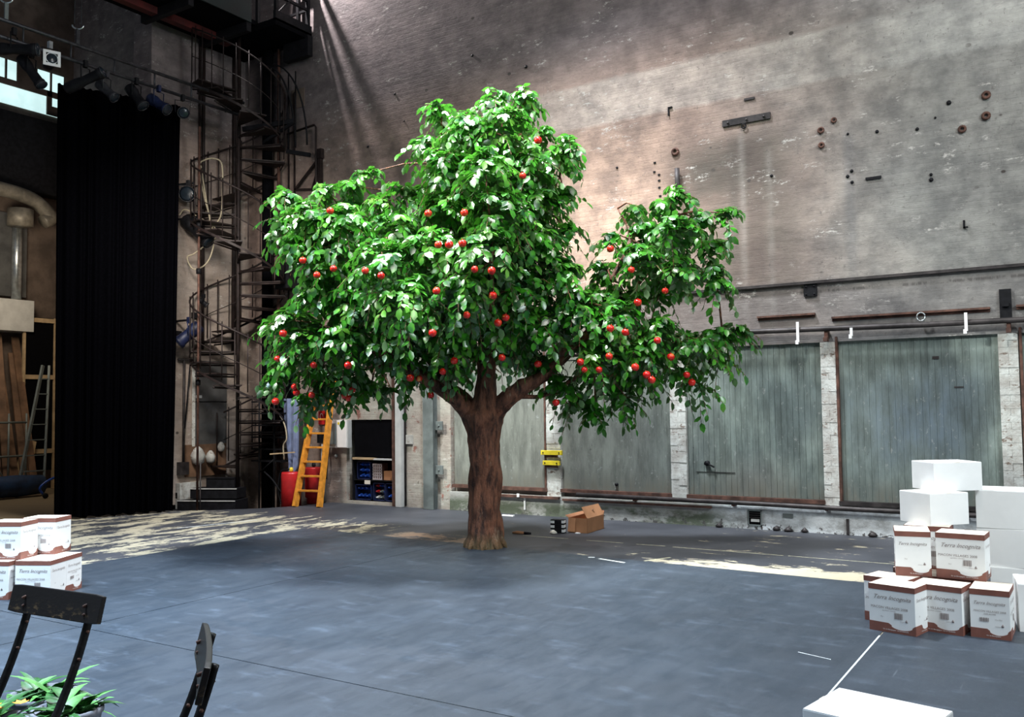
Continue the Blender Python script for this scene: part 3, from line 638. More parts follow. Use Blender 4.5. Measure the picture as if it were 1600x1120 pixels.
# black steps at its foot
t = thing('step_unit', 'low black wooden steps with pale worn edges at the foot of the spiral stair', 'steps', (-12.60, 9.96, -.26), 24)
for i, (x0, x1, y, z) in enumerate(((-.62, .55, .0, .18), (-.50, .55, .16, .34), (-.35, .5, .32, .53), (-.14, .38, .48, .70))):
    MB().box(x0, x1, y, y+.62-.13*i, z-.17, z).build('step', M_BLACK, t); MB().box(x0, x1, y-.012, y+.004, z-.012, z+.003).build('step_edge', M_LTGREY if i < 3 else M_BLACK, t)
# scaffold steps on the right of the spiral (horizontal black shelves)
t = thing('black_rack', 'black slatted metal rack between the spiral stair and the blue cloth', 'rack', (-12.22, 11.25, -.26))
for i in range(6):
    MB().box(-.40, .36, -.18, .1, .95+i*.21, .975+i*.21).build('shelf', M_BLACK, t)
for x in (-.2, .18):
    MB().tube([(x, -.17, 0), (x, -.17, 2.3)], .016, 6).build('upright', M_BLACK, t)
o = MB(); o.tube([(-.2, -.17, 2.1), (.1, -.17, 1.7)], .014, 5); o.tube([(-.2, -.17, 1.4), (.18, -.17, 1.75)], .014, 5); o.tube([(.18, -.17, 1.0), (-.2, -.17, .75)], .014, 5); o.build('brace', M_BLACK, t)
fitting('black_drape', 'black cloth and cables hanging on the wall above the rack', 'cloth', lambda o: [o.tube(curve([(x, WY-.08, 2.35+.1*math.sin(x*30)), (x+.03, WY-.1, 2.0), (x-.02, WY-.08, 1.5+.2*math.sin(x*50))]), .05, 6) for x in (-12.34, -12.26, -12.18, -12.1, -12.02, -11.95)], M_VOID)
fitting('plywood_sheet', 'dull brown board standing against the wall left of the red cylinder', 'board', lambda o: o.bar((-12.01, WY-.14, -.25), (-12.01, WY-.03, .74), .38, .02, (0, 1, 0)), simple('dull_brown_board', (.21, .135, .115), .8, 0, .2, 4))
fitting('rope', 'short pale rope hanging from the black rack', 'rope', lambda o: o.tube(curve([(-11.86, 11.05, 1.50), (-11.74, 11.05, 1.32), (-11.70, 11.05, 1.1), (-11.78, 11.05, .98), (-11.76, 11.05, .74)]), .013, 6), M_ROPE)
fitting('cable', 'black cable curving down past the red cylinder to the floor', 'cable', lambda o: o.tube(curve([(-12.2, 11.0, .52), (-11.95, 10.95, .40), (-11.7, 10.9, .22), (-11.5, 10.85, .08), (-11.52, 10.8, -.2)]), .014, 6), M_BLACK)
# tall thin pole and rope coil
t = thing('scaffold_pole', 'tall thin steel pole standing in front of the spiral staircase', 'pole', (-12.66, 9.95, -.26))
MB().tube([(0, 0, 0), (0, 0, 6.75)], .020, 8).build('pole', M_RUST, t); MB().box(-.07, .07, -.07, .07, 0, .015).build('base_plate', M_PIPE, t)
for z in (2.3, 4.2, 5.0): MB().tube([(0, 0, z), (0, 0, z+.09)], .042, 8).build('clamp', M_BLACK, t)
fitting('rod', 'thin upright rod at the left foot of the step unit', 'rod', lambda o: o.tube([(-12.40, 9.80, -.26), (-12.43, 9.83, .75)], .012, 6), M_PIPE)
t = thing('rope_coil', 'long pale rope coil looped on the wall beside the thin pole', 'rope', (-12.86, 10.2, 4.9))
ex = Vector((.843, .537, 0))
def loop(pts): return [ex*x+Vector((0, 0, z)) for x, z in pts]
MB().tube(curve(loop([(.15, -.05), (0, .5), (-.08, .98), (.02, 1.1), (.2, 1.12), (.32, 1.0), (.33, .5), (.3, .1), (.17, -.08)])), .014, 6).build('rope_loop', M_ROPE, t)
MB().tube(curve(loop([(.15, -.05), (-.1, .1), (-.25, .2), (-.35, .22), (-.42, .12)])), .013, 6).build('rope_loop', M_ROPE, t)
MB().tube(curve(loop([(.17, -.05), (.08, -.35), (-.15, -.55), (-.28, -.62), (-.18, -.82), (.0, -.78), (.13, -.6), (.22, -.2), (.17, -.05)])), .013, 6).build('rope_loop', M_ROPE, t)
MB().tube(curve(loop([(.12, .0), (.02, .55), (-.05, 1.0)])), .013, 6).build('rope_loop', M_ROPE, t)
# ================================================================== GALLERY
t = thing('fly_gallery', 'dark steel fly gallery with green side panels high in the upper left', 'gallery', (-12.0, 8, 8.35))
MB().box(-1.3, .0, -4.0, 2.6, .0, .08).build('deck', M_VOID, t)
for i in range(5):
    y0 = -4+i*1.3; MB().box(-.03, .03, y0+.01, y0+1.28, .0, 1.0).build('side_panel', M_GREENGAL, t)
MB().box(-.95, -.80, -4, 2.75, -.12, .0).build('red_beam', M_REDBEAM, t)
for i in range(6): MB().box(-1.25, .0, -3.6+i*1.2, -3.5+i*1.2, -.16, .0).build('joist', M_BLACK, t)
MB().box(-1.3, .50, 2.6, 3.46, -.10, .02).build('landing', M_VOID, t)
MB().box(-.06, .56, 3.3, 3.42, -.42, -.05).build('landing_bracket', M_BLACK, t); MB().box(.44, .50, 2.6, 3.46, -.02, .16).build('toe_board', M_BLACK, t)
for x, y in ((.46, 2.65), (.46, 3.40), (.0, 2.65), (.22, 3.40)): MB().box(x-.03, x+.03, y-.03, y+.03, 0, 1.3).build('railing_post', M_BLACK, t)
for z in (.45, .62, 1.0, 1.25): MB().bar((.46, 2.65, z), (.46, 3.43, z), .045, .045).build('railing_bar', M_BLACK, t)
MB().bar((.46, 2.65, .1), (.46, 3.4, .95), .03, .03).build('railing_bar', M_BLACK, t)
for z in (.45, .95): MB().bar((.0, 3.4, z), (.46, 3.4, z), .04, .04).build('railing_bar', M_BLACK, t)
# landing on the spiral
t = thing('stair_landing', 'small dark landing frame joining the spiral stair high on the wall', 'platform', (-12.1, 10.95, 6.62))
MB().bar((-.4, -.2, .0), (.42, .25, .12), .06, .08).build('beam', M_BLACK, t); MB().bar((-.1, .0, -.25), (.42, .25, .1), .05, .05).build('brace', M_BLACK, t)
MB().bar((.3, .2, -.42), (.72, .35, -.52), .06, .07).build('beam', M_BLACK, t)
o = MB().tube([(.10, .40, -.02), (.72, .45, .05), (.76, .45, .0), (.76, .45, -3.2)], .02, 6); o.build('rail_pipe', M_SPIRAL, t)
for r, dx in ((.55, .0), (.72, .12)):
    MB().tube([(dx+r*math.cos(q)-.25, .2+.2*math.cos(q), -.3+1.55*math.sin(q)) for q in [PI*.5*i/12 for i in range(13)]], .016, 6).build('hoop', M_BLACK, t)
for x in (-.1, .12, .3): MB().tube([(x, .4, -.3), (x, .4, 1.1)], .014, 5).build('bar', M_BLACK, t)
t = thing('wall_bracket', 'triangular dark steel bracket on the wall above the left side of the crown', 'bracket', (-11.28, WY-.06, 5.5))
for a, b, nm, s_ in (((0, 0, 0), (0, 0, .70), 'post', .07), ((-.62, 0, .08), (0, 0, .58), 'diagonal', .04), ((-.62, 0, .08), (0, 0, .0), 'lower_bar', .04), ((-.2, 0, .02), (0, 0, .52), 'inner_bar', .025)):
    MB().bar(a, b, s_, s_).build(nm, M_SPIRAL, t)
MB().box(-.05, .07, -.05, .03, .55, .72).build('pulley_block', M_SPIRAL, t)
fitting('pale_patch_panel', 'faint square plate on the dark wall right of the spiral stair top', 'plate', lambda o: o.box(-12.05, -11.72, WY-.012, WY, 7.1, 7.45), M_BRNWALL)
fitting('black_box', 'black speaker box behind the left edge of the crown beside the stair', 'speaker', lambda o: o.box(-12.05, -11.70, 11.1, 11.4, 3.75, 4.2), M_BLACK)
# ================================================================== CURTAIN
cu = MB(); N_ = 120; rows = [(0.0, 1.0), (.15, 1.0), (2.0, .9), (4.5, .8), (6.3, .75), (6.62, .7)]
rng = random.Random(3); ph = [rng.uniform(.7, 1.5) for _ in range(40)]
base = []
for i in range(N_+1):
    u = i/N_; x = -13.0+.62*u; y = 7.66+1.60*u
    base.append((x, y))
nrm = Vector((.93, -.36, 0))
vs = []
for z, amp in rows:
    for i, (x, y) in enumerate(base):
        f = (math.sin(i/N_*2*PI*13+math.sin(i*.21)*1.4)+.3*math.sin(i*1.3+z))*.045*amp
        sp = 1+.02*math.sin(z*1.2)
        vs.append((x+nrm.x*f+.05*(i/N_-.5)*(z/6.6), y+nrm.y*f+.10*(i/N_-.3)*(z/6.6), z+.004+(.015*math.sin(i*.4) if z == 0 else 0)+(.015 if z == 0 else 0)))
W1 = N_+1
fs = [(r*W1+i, r*W1+i+1, (r+1)*W1+i+1, (r+1)*W1+i) for r in range(len(rows)-1) for i in range(N_)]
vs += [(x-.012, y+.005, z) for x, y, z in vs]
K = W1*len(rows); fs += [tuple(q+K for q in f)[::-1] for f in fs]
cu.add(vs, fs, True)
tag(cu.build('stage_curtain', M_CURT), 'tall black pleated stage curtain hanging from the lighting bar on the left', 'curtain')
# ================================================================== LIGHTING BAR
t = thing('lighting_bar', 'double pipe lighting bar above the black curtain', 'bar', (-12.3, 0, 0))
MB().tube([(0, 4.2, 6.98), (0, 10.6, 7.02)], .028, 8).build('upper_pipe', M_STEEL, t)
MB().tube([(0, 4.2, 6.74), (0, 10.6, 6.78)], .028, 8).build('lower_pipe', M_STEEL, t)
for i in range(9): MB().tube([(0, 4.6+i*.7, 6.74), (0, 4.6+i*.7, 7.0)], .014, 6).build('strut', M_STEEL, t)
def lamp(x, y, z, d, L, r, label, square=False, group='spotlights on the bar above the curtain', hang=.25, m=M_BLACK):
    d = Vector(d).normalized(); t = thing('spotlight', label, 'spotlight', (x, y, z), 0, group)
    q = d.to_track_quat('Z', 'Y').to_matrix().to_4x4()
    MB().lathe([(r*.6, -L*.55), (r*.95, -L*.5), (r, -L*.2), (r*.8, -.02), (r*.85, L*.35), (r, L*.38), (r, L*.5)], 14, q).build('body', m, t)
    ln = MB().lathe([(r*.98, L*.5), (r*.7, L*.52), (.005, L*.54)], 14, q).build('lens', M_LENS, t)
    o = MB(); o.tube([q @ Vector((r*math.cos(a)*1.03, r*math.sin(a)*1.03, L*.5)) for a in [2*PI*i/14 for i in range(15)]], .007, 5); o.build('lens_ring', M_CHROME if square else M_STEEL, ln)
    sd = d.cross(Vector((0, 0, 1))).normalized(); o = MB()
    o.tube([sd*(r+.02), sd*(r+.03)+Vector((0, 0, hang*.8)), -sd*(r+.03)+Vector((0, 0, hang*.8)), -sd*(r+.02)], .010, 5, flat=.5)
    o.build('yoke', m, t); MB().box(-.03, .03, -.025, .025, hang*.78, hang+.05).build('clamp', M_CHROME if square else m, t)
    if square:
        o = MB(); s_ = r*1.5
        for a, b in (((-s_, -s_), (s_, -r)), ((-s_, r), (s_, s_)), ((-s_, -r), (-r, r)), ((r, -r), (s_, r))):
            o.box(a[0], b[0], a[1], b[1], L*.5, L*.5+.012, q)
        o.build('gel_frame', M_WHITE, t)
X0 = -12.26
lamp(X0, 6.55, 6.62, (.75, .65, .02), .62, .085, 'long black profile spotlight at the far left end of the bar')
lamp(X0, 6.80, 6.38, (.5, .3, -.8), .5, .08, 'black spotlight pointing down, just left of the white-framed lamp')
lamp(X0, 7.06, 6.60, (.95, -.35, .05), .30, .075, 'spotlight with a bright white square gel frame', True)
lamp(X0, 7.60, 6.50, (.80, .40, .35), .60, .085, 'black profile spotlight with a round lens beside the second hook')
lamp(X0, 7.95, 6.45, (.6, .3, -.6), .35, .08, 'small grey spotlight right of the round-lens profile', m=M_STEEL)
lamp(X0, 8.45, 6.50, (.5, .2, -.7), .40, .09, 'black lamp fourth from the right end of the bar, over the curtain')
lamp(X0, 8.85, 6.50, (.7, .2, -.5), .40, .09, 'dark blue-black lamp near the right end of the curtain top', m=M_DKBLUE)
lamp(X0, 9.30, 6.48, (.8, -.5, -.3), .34, .09, 'last lamp on the bar, with round lens, at the curtain corner')
for y, lab in ((6.46, 'bright steel hook and strap carrying the left end of the lighting bar'), (7.50, 'steel shackle on two wires carrying the bar above the curtain')):
    t = thing('hoist_hook', lab, 'hook', (-12.3, y, 7.0))
    MB().tube([(-.05+.05+.055*math.cos(a), .055*math.cos(a), .26+.05+.06*math.sin(a)) for a in [PI+PI*i/10 for i in range(11)]], .013, 6).build('shackle', M_CHROME, t)
    o = MB(); o.tube([(0, -.055, .32), (0, -.03, 3)], .007, 5); o.tube([(0, .055, .32), (0, .03, 3)], .007, 5); o.build('wire', M_STEEL, t)
    MB().box(-.012, .012, -.025, .025, .0, .25).build('strap', M_STEEL if y > 7 else M_GREYPOST, t)
# lamps on the side wall
lamp(-12.95, 9.95, 5.35, (.6, -.7, -.1), .20, .13, 'grey boxy floodlight high beside the curtain edge', m=M_STEEL, group='lamps on the side wall', hang=.2)
lamp(-12.95, 10.15, 4.75, (.75, .3, -.75), .62, .13, 'large black moving-head lamp on the side wall beside the rope coil', group='lamps on the side wall')
lamp(-12.95, 9.98, 2.92, (-.5, -.5, -.6), .46, .12, 'black lamp on the side wall at mid height beside the curtain', group='lamps on the side wall', m=M_DKBLUE)
lamp(-12.95, 10.28, 3.5, (.5, .5, -.6), .16, .05, 'tiny black lamp clipped to the thin pole', group='lamps on the side wall', hang=.1)
o = MB().tube([(-13.3, 9.9, 5.55), (-12.85, 10.0, 5.55)], .02, 6); o.tube([(-13.3, 9.9, 4.95), (-12.85, 10.15, 4.95)], .02, 6); o.tube([(-13.3, 9.98, 3.17), (-12.9, 9.98, 3.17)], .02, 6); o.build('lamp_arm', M_BLACK, lw)
# ================================================================== SIDE STAGE beyond the curtain
FX = -19
struct(MB().box(FX-.4, FX, 4.0, 11.6, -.2, 13).build('wall_side', M_BRNWALL))
fw = bpy.data.objects['wall_side']
wn = struct(MB().box(FX, FX+.03, 8.2, 11.25, 8.15, 9.10).build('window_1', M_WINDOW))
o = MB(); o.box(FX+.03, FX+.07, 8.2, 11.3, 8.55, 8.68)
for y in (8.9, 9.55, 9.97, 10.35, 10.62, 10.95): o.box(FX+.03, FX+.06, y-.02 if y != 10.35 else 10.2, y+.02 if y != 10.35 else 10.62, 8.68, 9.1)
o.box(FX+.03, FX+.07, 10.86, 10.97, 8.15, 8.68); o.box(FX+.03, FX+.07, 10.97, 11.3, 8.15, 8.35); o.build('window_frame', M_BRNWALL, wn)
sf = MB().box(FX, FX+.35, 4.5, 11.5, 6.3, 7.90); struct(sf.build('trim_side_gallery', M_BLACK))
t = thing('air_duct', 'dusty curved air duct elbow under the side gallery, far left', 'duct', (FX+.6, 9.7, 6.05))
MB().tube(curve([(0, -1.3, .12), (0, -.2, .12), (0, .55, .02), (0, .95, -.28), (0, .8, -.42)]), [.15]*24+[.14], 12).build('duct', M_DUCT, t)
MB().tube([(.05, .30, -.25), (.05, .30, -.6)], .25, 12).build('collar', M_DUCT, t)
fitting('wall_pipe', 'bright metal pipe dropping from the duct in the far left', 'pipe', lambda o: o.tube([(FX+.3, 10.13, 3.98), (FX+.3, 10.13, 5.85)], .10, 10), M_CHROME)
fitting('wall_recess_panel', 'dull grey panel behind the bright pipe, far left', 'panel', lambda o: o.box(FX, FX+.15, 9.3, 10.42, 4.05, 5.8), M_DOOR)
fitting('white_box_unit', 'off-white boxy unit on the far left wall under the bright pipe', 'box', lambda o: o.box(FX, FX+.5, 9.2, 10.40, 3.3, 3.95), M_LTGREY)
t = thing('scenery_flat', 'black scenery flat with a pale timber frame standing left of the curtain', 'flat', (-18.6, 10.62, 0))
MB().box(-.02, .02, -.38, .5, .4, 3.62).build('canvas', M_VOID, t)
for a, b in (((.03, -.38, 0), (.03, -.38, 3.62)), ((.03, .28, 0), (.03, .28, 3.62))): MB().bar(a, b, .05, .05).build('stile', M_WOOD, t)
for z in (3.56, 2.36, .80): MB().bar((.04, -.38, z), (.04, .28, z), .04, .09).build('cross_rail', M_WOOD, t)
fitting('timber_stack', 'bundle of brown timber flats leaning on the far left wall', 'timber', lambda o: [o.bar((FX+1.0, 9.3+i*.18, 0), (FX+.2, 9.35+i*.18+random.uniform(-.1, .1), 2.7+random.uniform(0, .6)), .15, .04) for i in range(6)], M_BRNBOARD)
t = thing('metal_railing', 'thin grey metal railing in front of the timber, far left edge', 'railing', (-18.0, 9.4, 0))
for z in (.75, 1.42): MB().tube([(0, -1.0, z), (0, .6, z)], .025, 6).build('rail', M_GREYPOST, t)
for y in (-.3, .25, .6): MB().tube([(0, y, 0), (0, y, 1.6)], .02, 6).build('post', M_GREYPOST, t)
MB().tube([(0, -.1, .75), (0, .25, .2)], .015, 6).build('brace', M_GREYPOST, t)
fitting('plank', 'pale plywood plank leaning against the scenery flat', 'board', lambda o: o.bar((-18.2, 10.0, .05), (-18.45, 10.32, 1.05), .30, .02, (1, 0, 0)), M_WOOD)
t = thing('step_ladder', 'grey metal step ladder leaning beside the curtain edge', 'ladder', (-17.2, 9.75, 0))
for s_ in (-.22, .22):
    MB().bar((.0, s_*1.2-.1, .0), (-.3, s_*.3+.35, 2.55), .04, .06).build('rail', M_GREYPOST, t)
for i in range(8):
    f = (i+.6)/8.5; MB().bar((-.3*f, -.264*(1-f)+(-.066)*f-.1*(1-f)+.35*f-.0, 2.55*f), (-.3*f, .264*(1-f)+.066*f-.1*(1-f)+.35*f, 2.55*f), .05, .02).build('rung', M_GREYPOST, t)
t = thing('blue_mat', 'rolled dark blue tarpaulin on the floor at the far left edge', 'tarpaulin', (-17.2, 8.9, 0))
MB().lathe([(.02, -1.0), (.18, -.98), (.21, -.5), (.2, 0), (.22, .5), (.19, .95), (.02, .98)], 14, T(0, 0, .22, 0, 90) ).build('roll', M_BLUETARP, t)
t = thing('trolley', 'small blue tubular trolley on wheels beside the curtain', 'trolley', (-16.6, 9.75, 0))
MB().tube(curve([(0, .3, .55), (0, .15, .42), (0, -.1, .32), (0, -.25, .2), (0, -.2, .08)]), .022, 6).build('frame', M_BLUEBOT, t)
MB().tube(curve([(.2, .3, .42), (.2, .2, .3), (.2, .1, .1)]), .022, 6).build('frame', M_BLUEBOT, t)
for y in (-.2, .1): MB().lathe([(.05, -.015), (.055, 0), (.05, .015)], 10, T(.1, y, .05, 0, 0, 90)).build('wheel', M_BLACK, t)
# crown layout: leaf clump centres with radii, and apple positions, in metres
CLUMPS=[[-5.6,8.48,5.15,0.19],[-5.33,8.76,5.17,0.19],[-6.01,8.01,5.0,0.1],[-6.14,8.16,4.96,0.12],[-5.65,8.0,4.71,0.26],[-6.02,8.53,4.9,0.27],[-5.26,8.14,4.64,0.34],[-5.69,8.83,4.86,0.37],[-5.18,8.82,4.69,0.22],[-4.82,8.84,4.6,0.16],[-6.19,7.92,4.58,0.17],[-5.83,7.86,4.27,0.3],[-6.23,8.46,4.51,0.32],[-5.15,7.62,4.03,0.33],[-5.52,8.14,4.22,0.36],[-5.92,8.75,4.38,0.38],[-6.24,9.23,4.52,0.4],[-5.05,8.28,4.21,0.35],[-5.5,9.0,4.44,0.38],[-4.9,8.77,4.42,0.19],[-5.03,8.41,3.82,0.3],[-5.38,9.03,4.0,0.32],[-5.0,9.0,4.06,0.13],[-5.02,7.66,3.58,0.36],[-5.41,8.22,3.71,0.39],[-5.84,8.86,3.89,0.42],[-6.13,9.41,4.07,0.45],[-5.8,7.86,3.8,0.32],[-6.28,8.5,4.0,0.34],[-6.44,7.8,4.08,0.09],[-6.25,7.98,4.03,0.16],[-7.73,7.3,4.08,0.16],[-7.71,7.19,3.76,0.16],[-7.17,7.09,3.74,0.26],[-7.64,7.56,3.93,0.27],[-7.33,7.56,4.14,0.18],[-7.03,7.63,4.17,0.15],[-6.94,7.79,4.34,0.09],[-6.67,7.76,3.97,0.18],[-6.77,7.28,3.63,0.32],[-7.25,7.87,3.82,0.34],[-6.35,7.58,3.57,0.3],[-6.79,8.15,3.75,0.32],[-7.27,7.06,3.37,0.26],[-7.72,7.53,3.49,0.27],[-6.91,7.19,3.24,0.34],[-7.45,7.8,3.37,0.37],[-6.01,7.0,3.08,0.36],[-6.49,7.54,3.2,0.39],[-6.99,8.19,3.34,0.42],[-7.42,8.69,3.48,0.45],[-5.68,7.43,3.21,0.39],[-6.01,7.91,3.3,0.41],[-6.45,8.44,3.38,0.44],[-6.75,8.88,3.47,0.46],[-5.0,7.39,3.12,0.37],[-5.46,8.1,3.26,0.41],[-6.03,8.89,3.43,0.45],[-6.47,9.53,3.57,0.48],[-5.0,8.39,3.33,0.34],[-5.44,9.08,3.51,0.37],[-4.92,8.91,3.61,0.15],[-4.84,8.57,3.06,0.3],[-5.22,9.19,3.17,0.32],[-5.19,8.19,2.88,0.4],[-5.72,9.02,3.01,0.44],[-5.32,7.38,2.74,0.38],[-5.77,7.99,2.85,0.41],[-6.25,8.72,2.95,0.45],[-6.69,9.27,3.02,0.47],[-5.67,7.02,2.68,0.37],[-6.23,7.65,2.78,0.41],[-6.83,8.41,2.89,0.45],[-7.31,9.02,2.97,0.48],[-6.66,7.35,2.77,0.36],[-7.26,7.98,2.88,0.4],[-7.12,7.19,2.86,0.26],[-7.6,7.64,2.94,0.27],[-7.38,7.06,2.59,0.24],[-7.83,7.5,2.63,0.26],[-7.82,7.19,2.54,0.13],[-7.22,7.1,2.35,0.3],[-7.77,7.61,2.42,0.32],[-6.81,7.31,2.28,0.34],[-7.4,7.9,2.34,0.37],[-6.34,7.6,2.28,0.35],[-6.88,8.24,2.34,0.38],[-5.85,7.9,2.31,0.35],[-6.35,8.58,2.41,0.38],[-5.4,8.19,2.42,0.35],[-5.83,8.9,2.5,0.38],[-5.03,8.44,2.47,0.34],[-5.47,9.11,2.56,0.37],[-4.7,8.67,2.65,0.31],[-5.06,9.33,2.71,0.33],[-7.67,7.2,2.1,0.2],[-7.83,7.21,1.95,0.1],[-7.43,7.51,1.98,0.24],[-7.45,7.3,1.72,0.11],[-7.28,7.55,1.87,0.15],[-7.02,7.69,1.95,0.22],[-6.83,7.72,1.8,0.13],[-6.73,7.96,1.83,0.1],[-6.43,8.08,1.98,0.19],[-6.02,8.32,2.12,0.21],[-5.51,8.7,2.24,0.18],[-5.24,8.9,2.1,0.22],[-4.98,8.87,1.85,0.2],[-4.93,9.13,1.66,0.15],[-4.8,9.31,1.55,0.1],[-4.52,8.84,2.14,0.3],[-4.81,9.51,2.17,0.32],[-4.62,9.44,1.85,0.22],[-4.4,9.33,1.69,0.13],[-4.13,9.11,2.13,0.28],[-4.39,9.77,2.16,0.3],[-4.18,9.47,1.9,0.18],[-3.94,9.24,2.4,0.26],[-4.21,9.84,2.44,0.27],[-4.32,8.93,2.57,0.3],[-4.66,9.58,2.63,0.32],[-3.67,9.45,2.24,0.24],[-3.93,10.01,2.31,0.26],[-3.83,9.65,1.96,0.15],[-3.74,9.87,1.83,0.08],[-3.54,9.96,2.37,0.22],[-3.38,10.12,2.46,0.15],[-3.5,9.91,2.12,0.13],[-3.84,9.62,4.01,0.15],[-4.01,9.56,3.88,0.18],[-4.25,9.36,3.89,0.09],[-3.63,9.8,3.73,0.16],[-3.4,9.9,3.79,0.12],[-4.18,9.48,3.59,0.21],[-4.5,9.2,3.5,0.13],[-3.73,9.3,3.51,0.26],[-3.95,9.93,3.65,0.27],[-3.58,9.95,3.47,0.19],[-4.09,9.1,3.2,0.26],[-4.32,9.71,3.35,0.27],[-3.74,9.34,3.07,0.24],[-3.98,9.92,3.18,0.26],[-3.48,9.79,3.09,0.15],[-3.46,9.78,2.97,0.09],[-4.62,9.29,3.18,0.18],[-4.42,9.41,2.89,0.22],[-4.08,9.62,2.93,0.21],[-4.62,9.11,2.81,0.2]]
APPLES=[[-4.72,7.976,4.413],[-4.697,7.621,3.952],[-5.515,7.105,3.579],[-5.11,7.169,3.545],[-5.321,7.015,3.225],[-5.102,6.899,3.184],[-4.928,6.878,3.174],[-6.887,6.71,3.182],[-5.849,6.527,2.953],[-6.58,6.848,3.082],[-6.75,6.778,3.022],[-5.676,6.562,2.892],[-6.617,6.84,3.701],[-4.829,6.934,2.92],[-4.69,7.021,2.906],[-4.801,7.203,2.695],[-4.993,7.031,2.5],[-5.315,6.903,2.336],[-4.97,7.689,2.525],[-4.927,7.48,2.454],[-5.195,6.813,2.73],[-7.135,6.666,2.416],[-7.286,6.726,2.153],[-6.924,6.904,2.077],[-6.504,6.985,2.064],[-5.541,7.564,2.096],[-5.691,7.562,1.986],[-6.041,7.45,1.927],[-6.029,7.587,1.922],[-6.097,7.874,1.746],[-7.356,7.043,1.856],[-7.352,7.067,1.793],[-7.555,6.948,1.697],[-7.169,7.119,1.762],[-6.903,7.36,1.751],[-6.766,7.336,1.818],[-6.868,7.384,1.722],[-5.146,7.877,2.126],[-4.916,8.238,2.062],[-4.911,8.604,1.643],[-4.479,8.393,2.072],[-4.448,8.418,1.99],[-4.3,8.47,1.986],[-4.155,8.467,2.418],[-4.05,8.617,2.382],[-4.167,8.45,2.122],[-3.793,8.861,2.294],[-3.724,9.053,2.122],[-3.991,8.712,2.01],[-3.879,8.885,1.875],[-3.901,8.804,1.928],[-3.624,9.25,1.93],[-3.621,9.388,1.849],[-3.952,8.726,2.704],[-3.763,9.028,2.843],[-4.32,8.84,3.337],[-4.014,8.715,3.058]]
# ================================================================== ORANGE LADDER and things beside it
t = thing('wooden_ladder', 'orange varnished wooden ladder leaning on the wall under the left side of the crown', 'ladder', (-10.9, 10.75, -.006))
def lad(s_, f):  # s_ = -1/+1, f = 0..1 up the ladder
    a = Vector((-.225, -.055, 0)) if s_ < 0 else Vector((.225, .055, 0)); b = Vector((-.40, .70, 2.25)) if s_ < 0 else Vector((-.06, .70, 2.25))
    return a+(b-a)*f
for s_ in (-1, 1):
    MB().bar(lad(s_, 0), lad(s_, 1), .055, .10, (0, 1, .3)).build('rail', M_ORANGE, t, .004)
for i in range(9):
    f = .115+i*.105
    if f < 1: MB().bar(lad(-1, f), lad(1, f), .075, .030, (0, 0, 1)).build('rung', M_ORANGE, t, .003)
for x, y, z, h_, lab, nm in ((-11.50, 10.97, -.26, .80, 'red enamel cylinder with black hoses left of the ladder', 1), (-11.22, 11.22, -.006, .62, 'smaller red cylinder half hidden behind the ladder', 0)):
    t = thing('red_cylinder', lab, 'tank', (x, y, z)); r = .17 if nm else .15
    MB().lathe([(r*.8, .0), (r*.8, .1), (r, .11), (r, h_-.03), (r*.95, h_)], 20).build('tank', M_RED, t)
    MB().lathe([(.02, h_), (.035, h_+.02), (.03, h_+.07), (.01, h_+.08)], 10).build('valve', M_YELLOW if nm else M_BLACK, t)
    if nm:
        MB().tube(curve([(-.02, -.02, h_+.05), (-.2, -.05, h_), (-.27, -.05, .5), (-.2, -.06, .3), (-.1, -.15, .28)]), .013, 6).build('hose', M_BLACK, t)
        MB().tube(curve([(-.1, -.05, h_-.02), (-.2, -.05, h_-.12), (-.19, -.06, .45), (-.14, -.1, .35)]), .011, 6).build('hose', M_BLACK, t)
fitting('wooden_rod', 'short wooden rod above the red cylinder', 'rod', lambda o: o.bar((-11.95, 10.9, .84), (-11.55, 11.1, .87), .02, .02), M_WOOD)
# hanging blue cloth
o = MB(); vs = []; fs = []; nx, nz = 28, 16
for j in range(nz+1):
    v = j/nz; wdt = .34-.12*v*v
    for i in range(nx+1):
        u = i/nx-.5
        vs.append((-11.72+u*wdt+.03*v, 11.16+.035*math.sin(u*13+v*.8)+.010*math.sin(u*29+2), 1.80-v*(1.22+(.16*math.sin(u*5+1)))))
for j in range(nz):
    for i in range(nx): fs.append((j*(nx+1)+i, j*(nx+1)+i+1, (j+1)*(nx+1)+i+1, (j+1)*(nx+1)+i))
K = len(vs); vs += [(x, y+.02, z) for x, y, z in vs]; fs += [tuple(q+K for q in f)[::-1] for f in fs]
o.add(vs, fs, True); tag(o.build('hanging_cloth', M_BLUECLOTH), 'faded blue cloth hanging on the wall above the red cylinder', 'cloth')
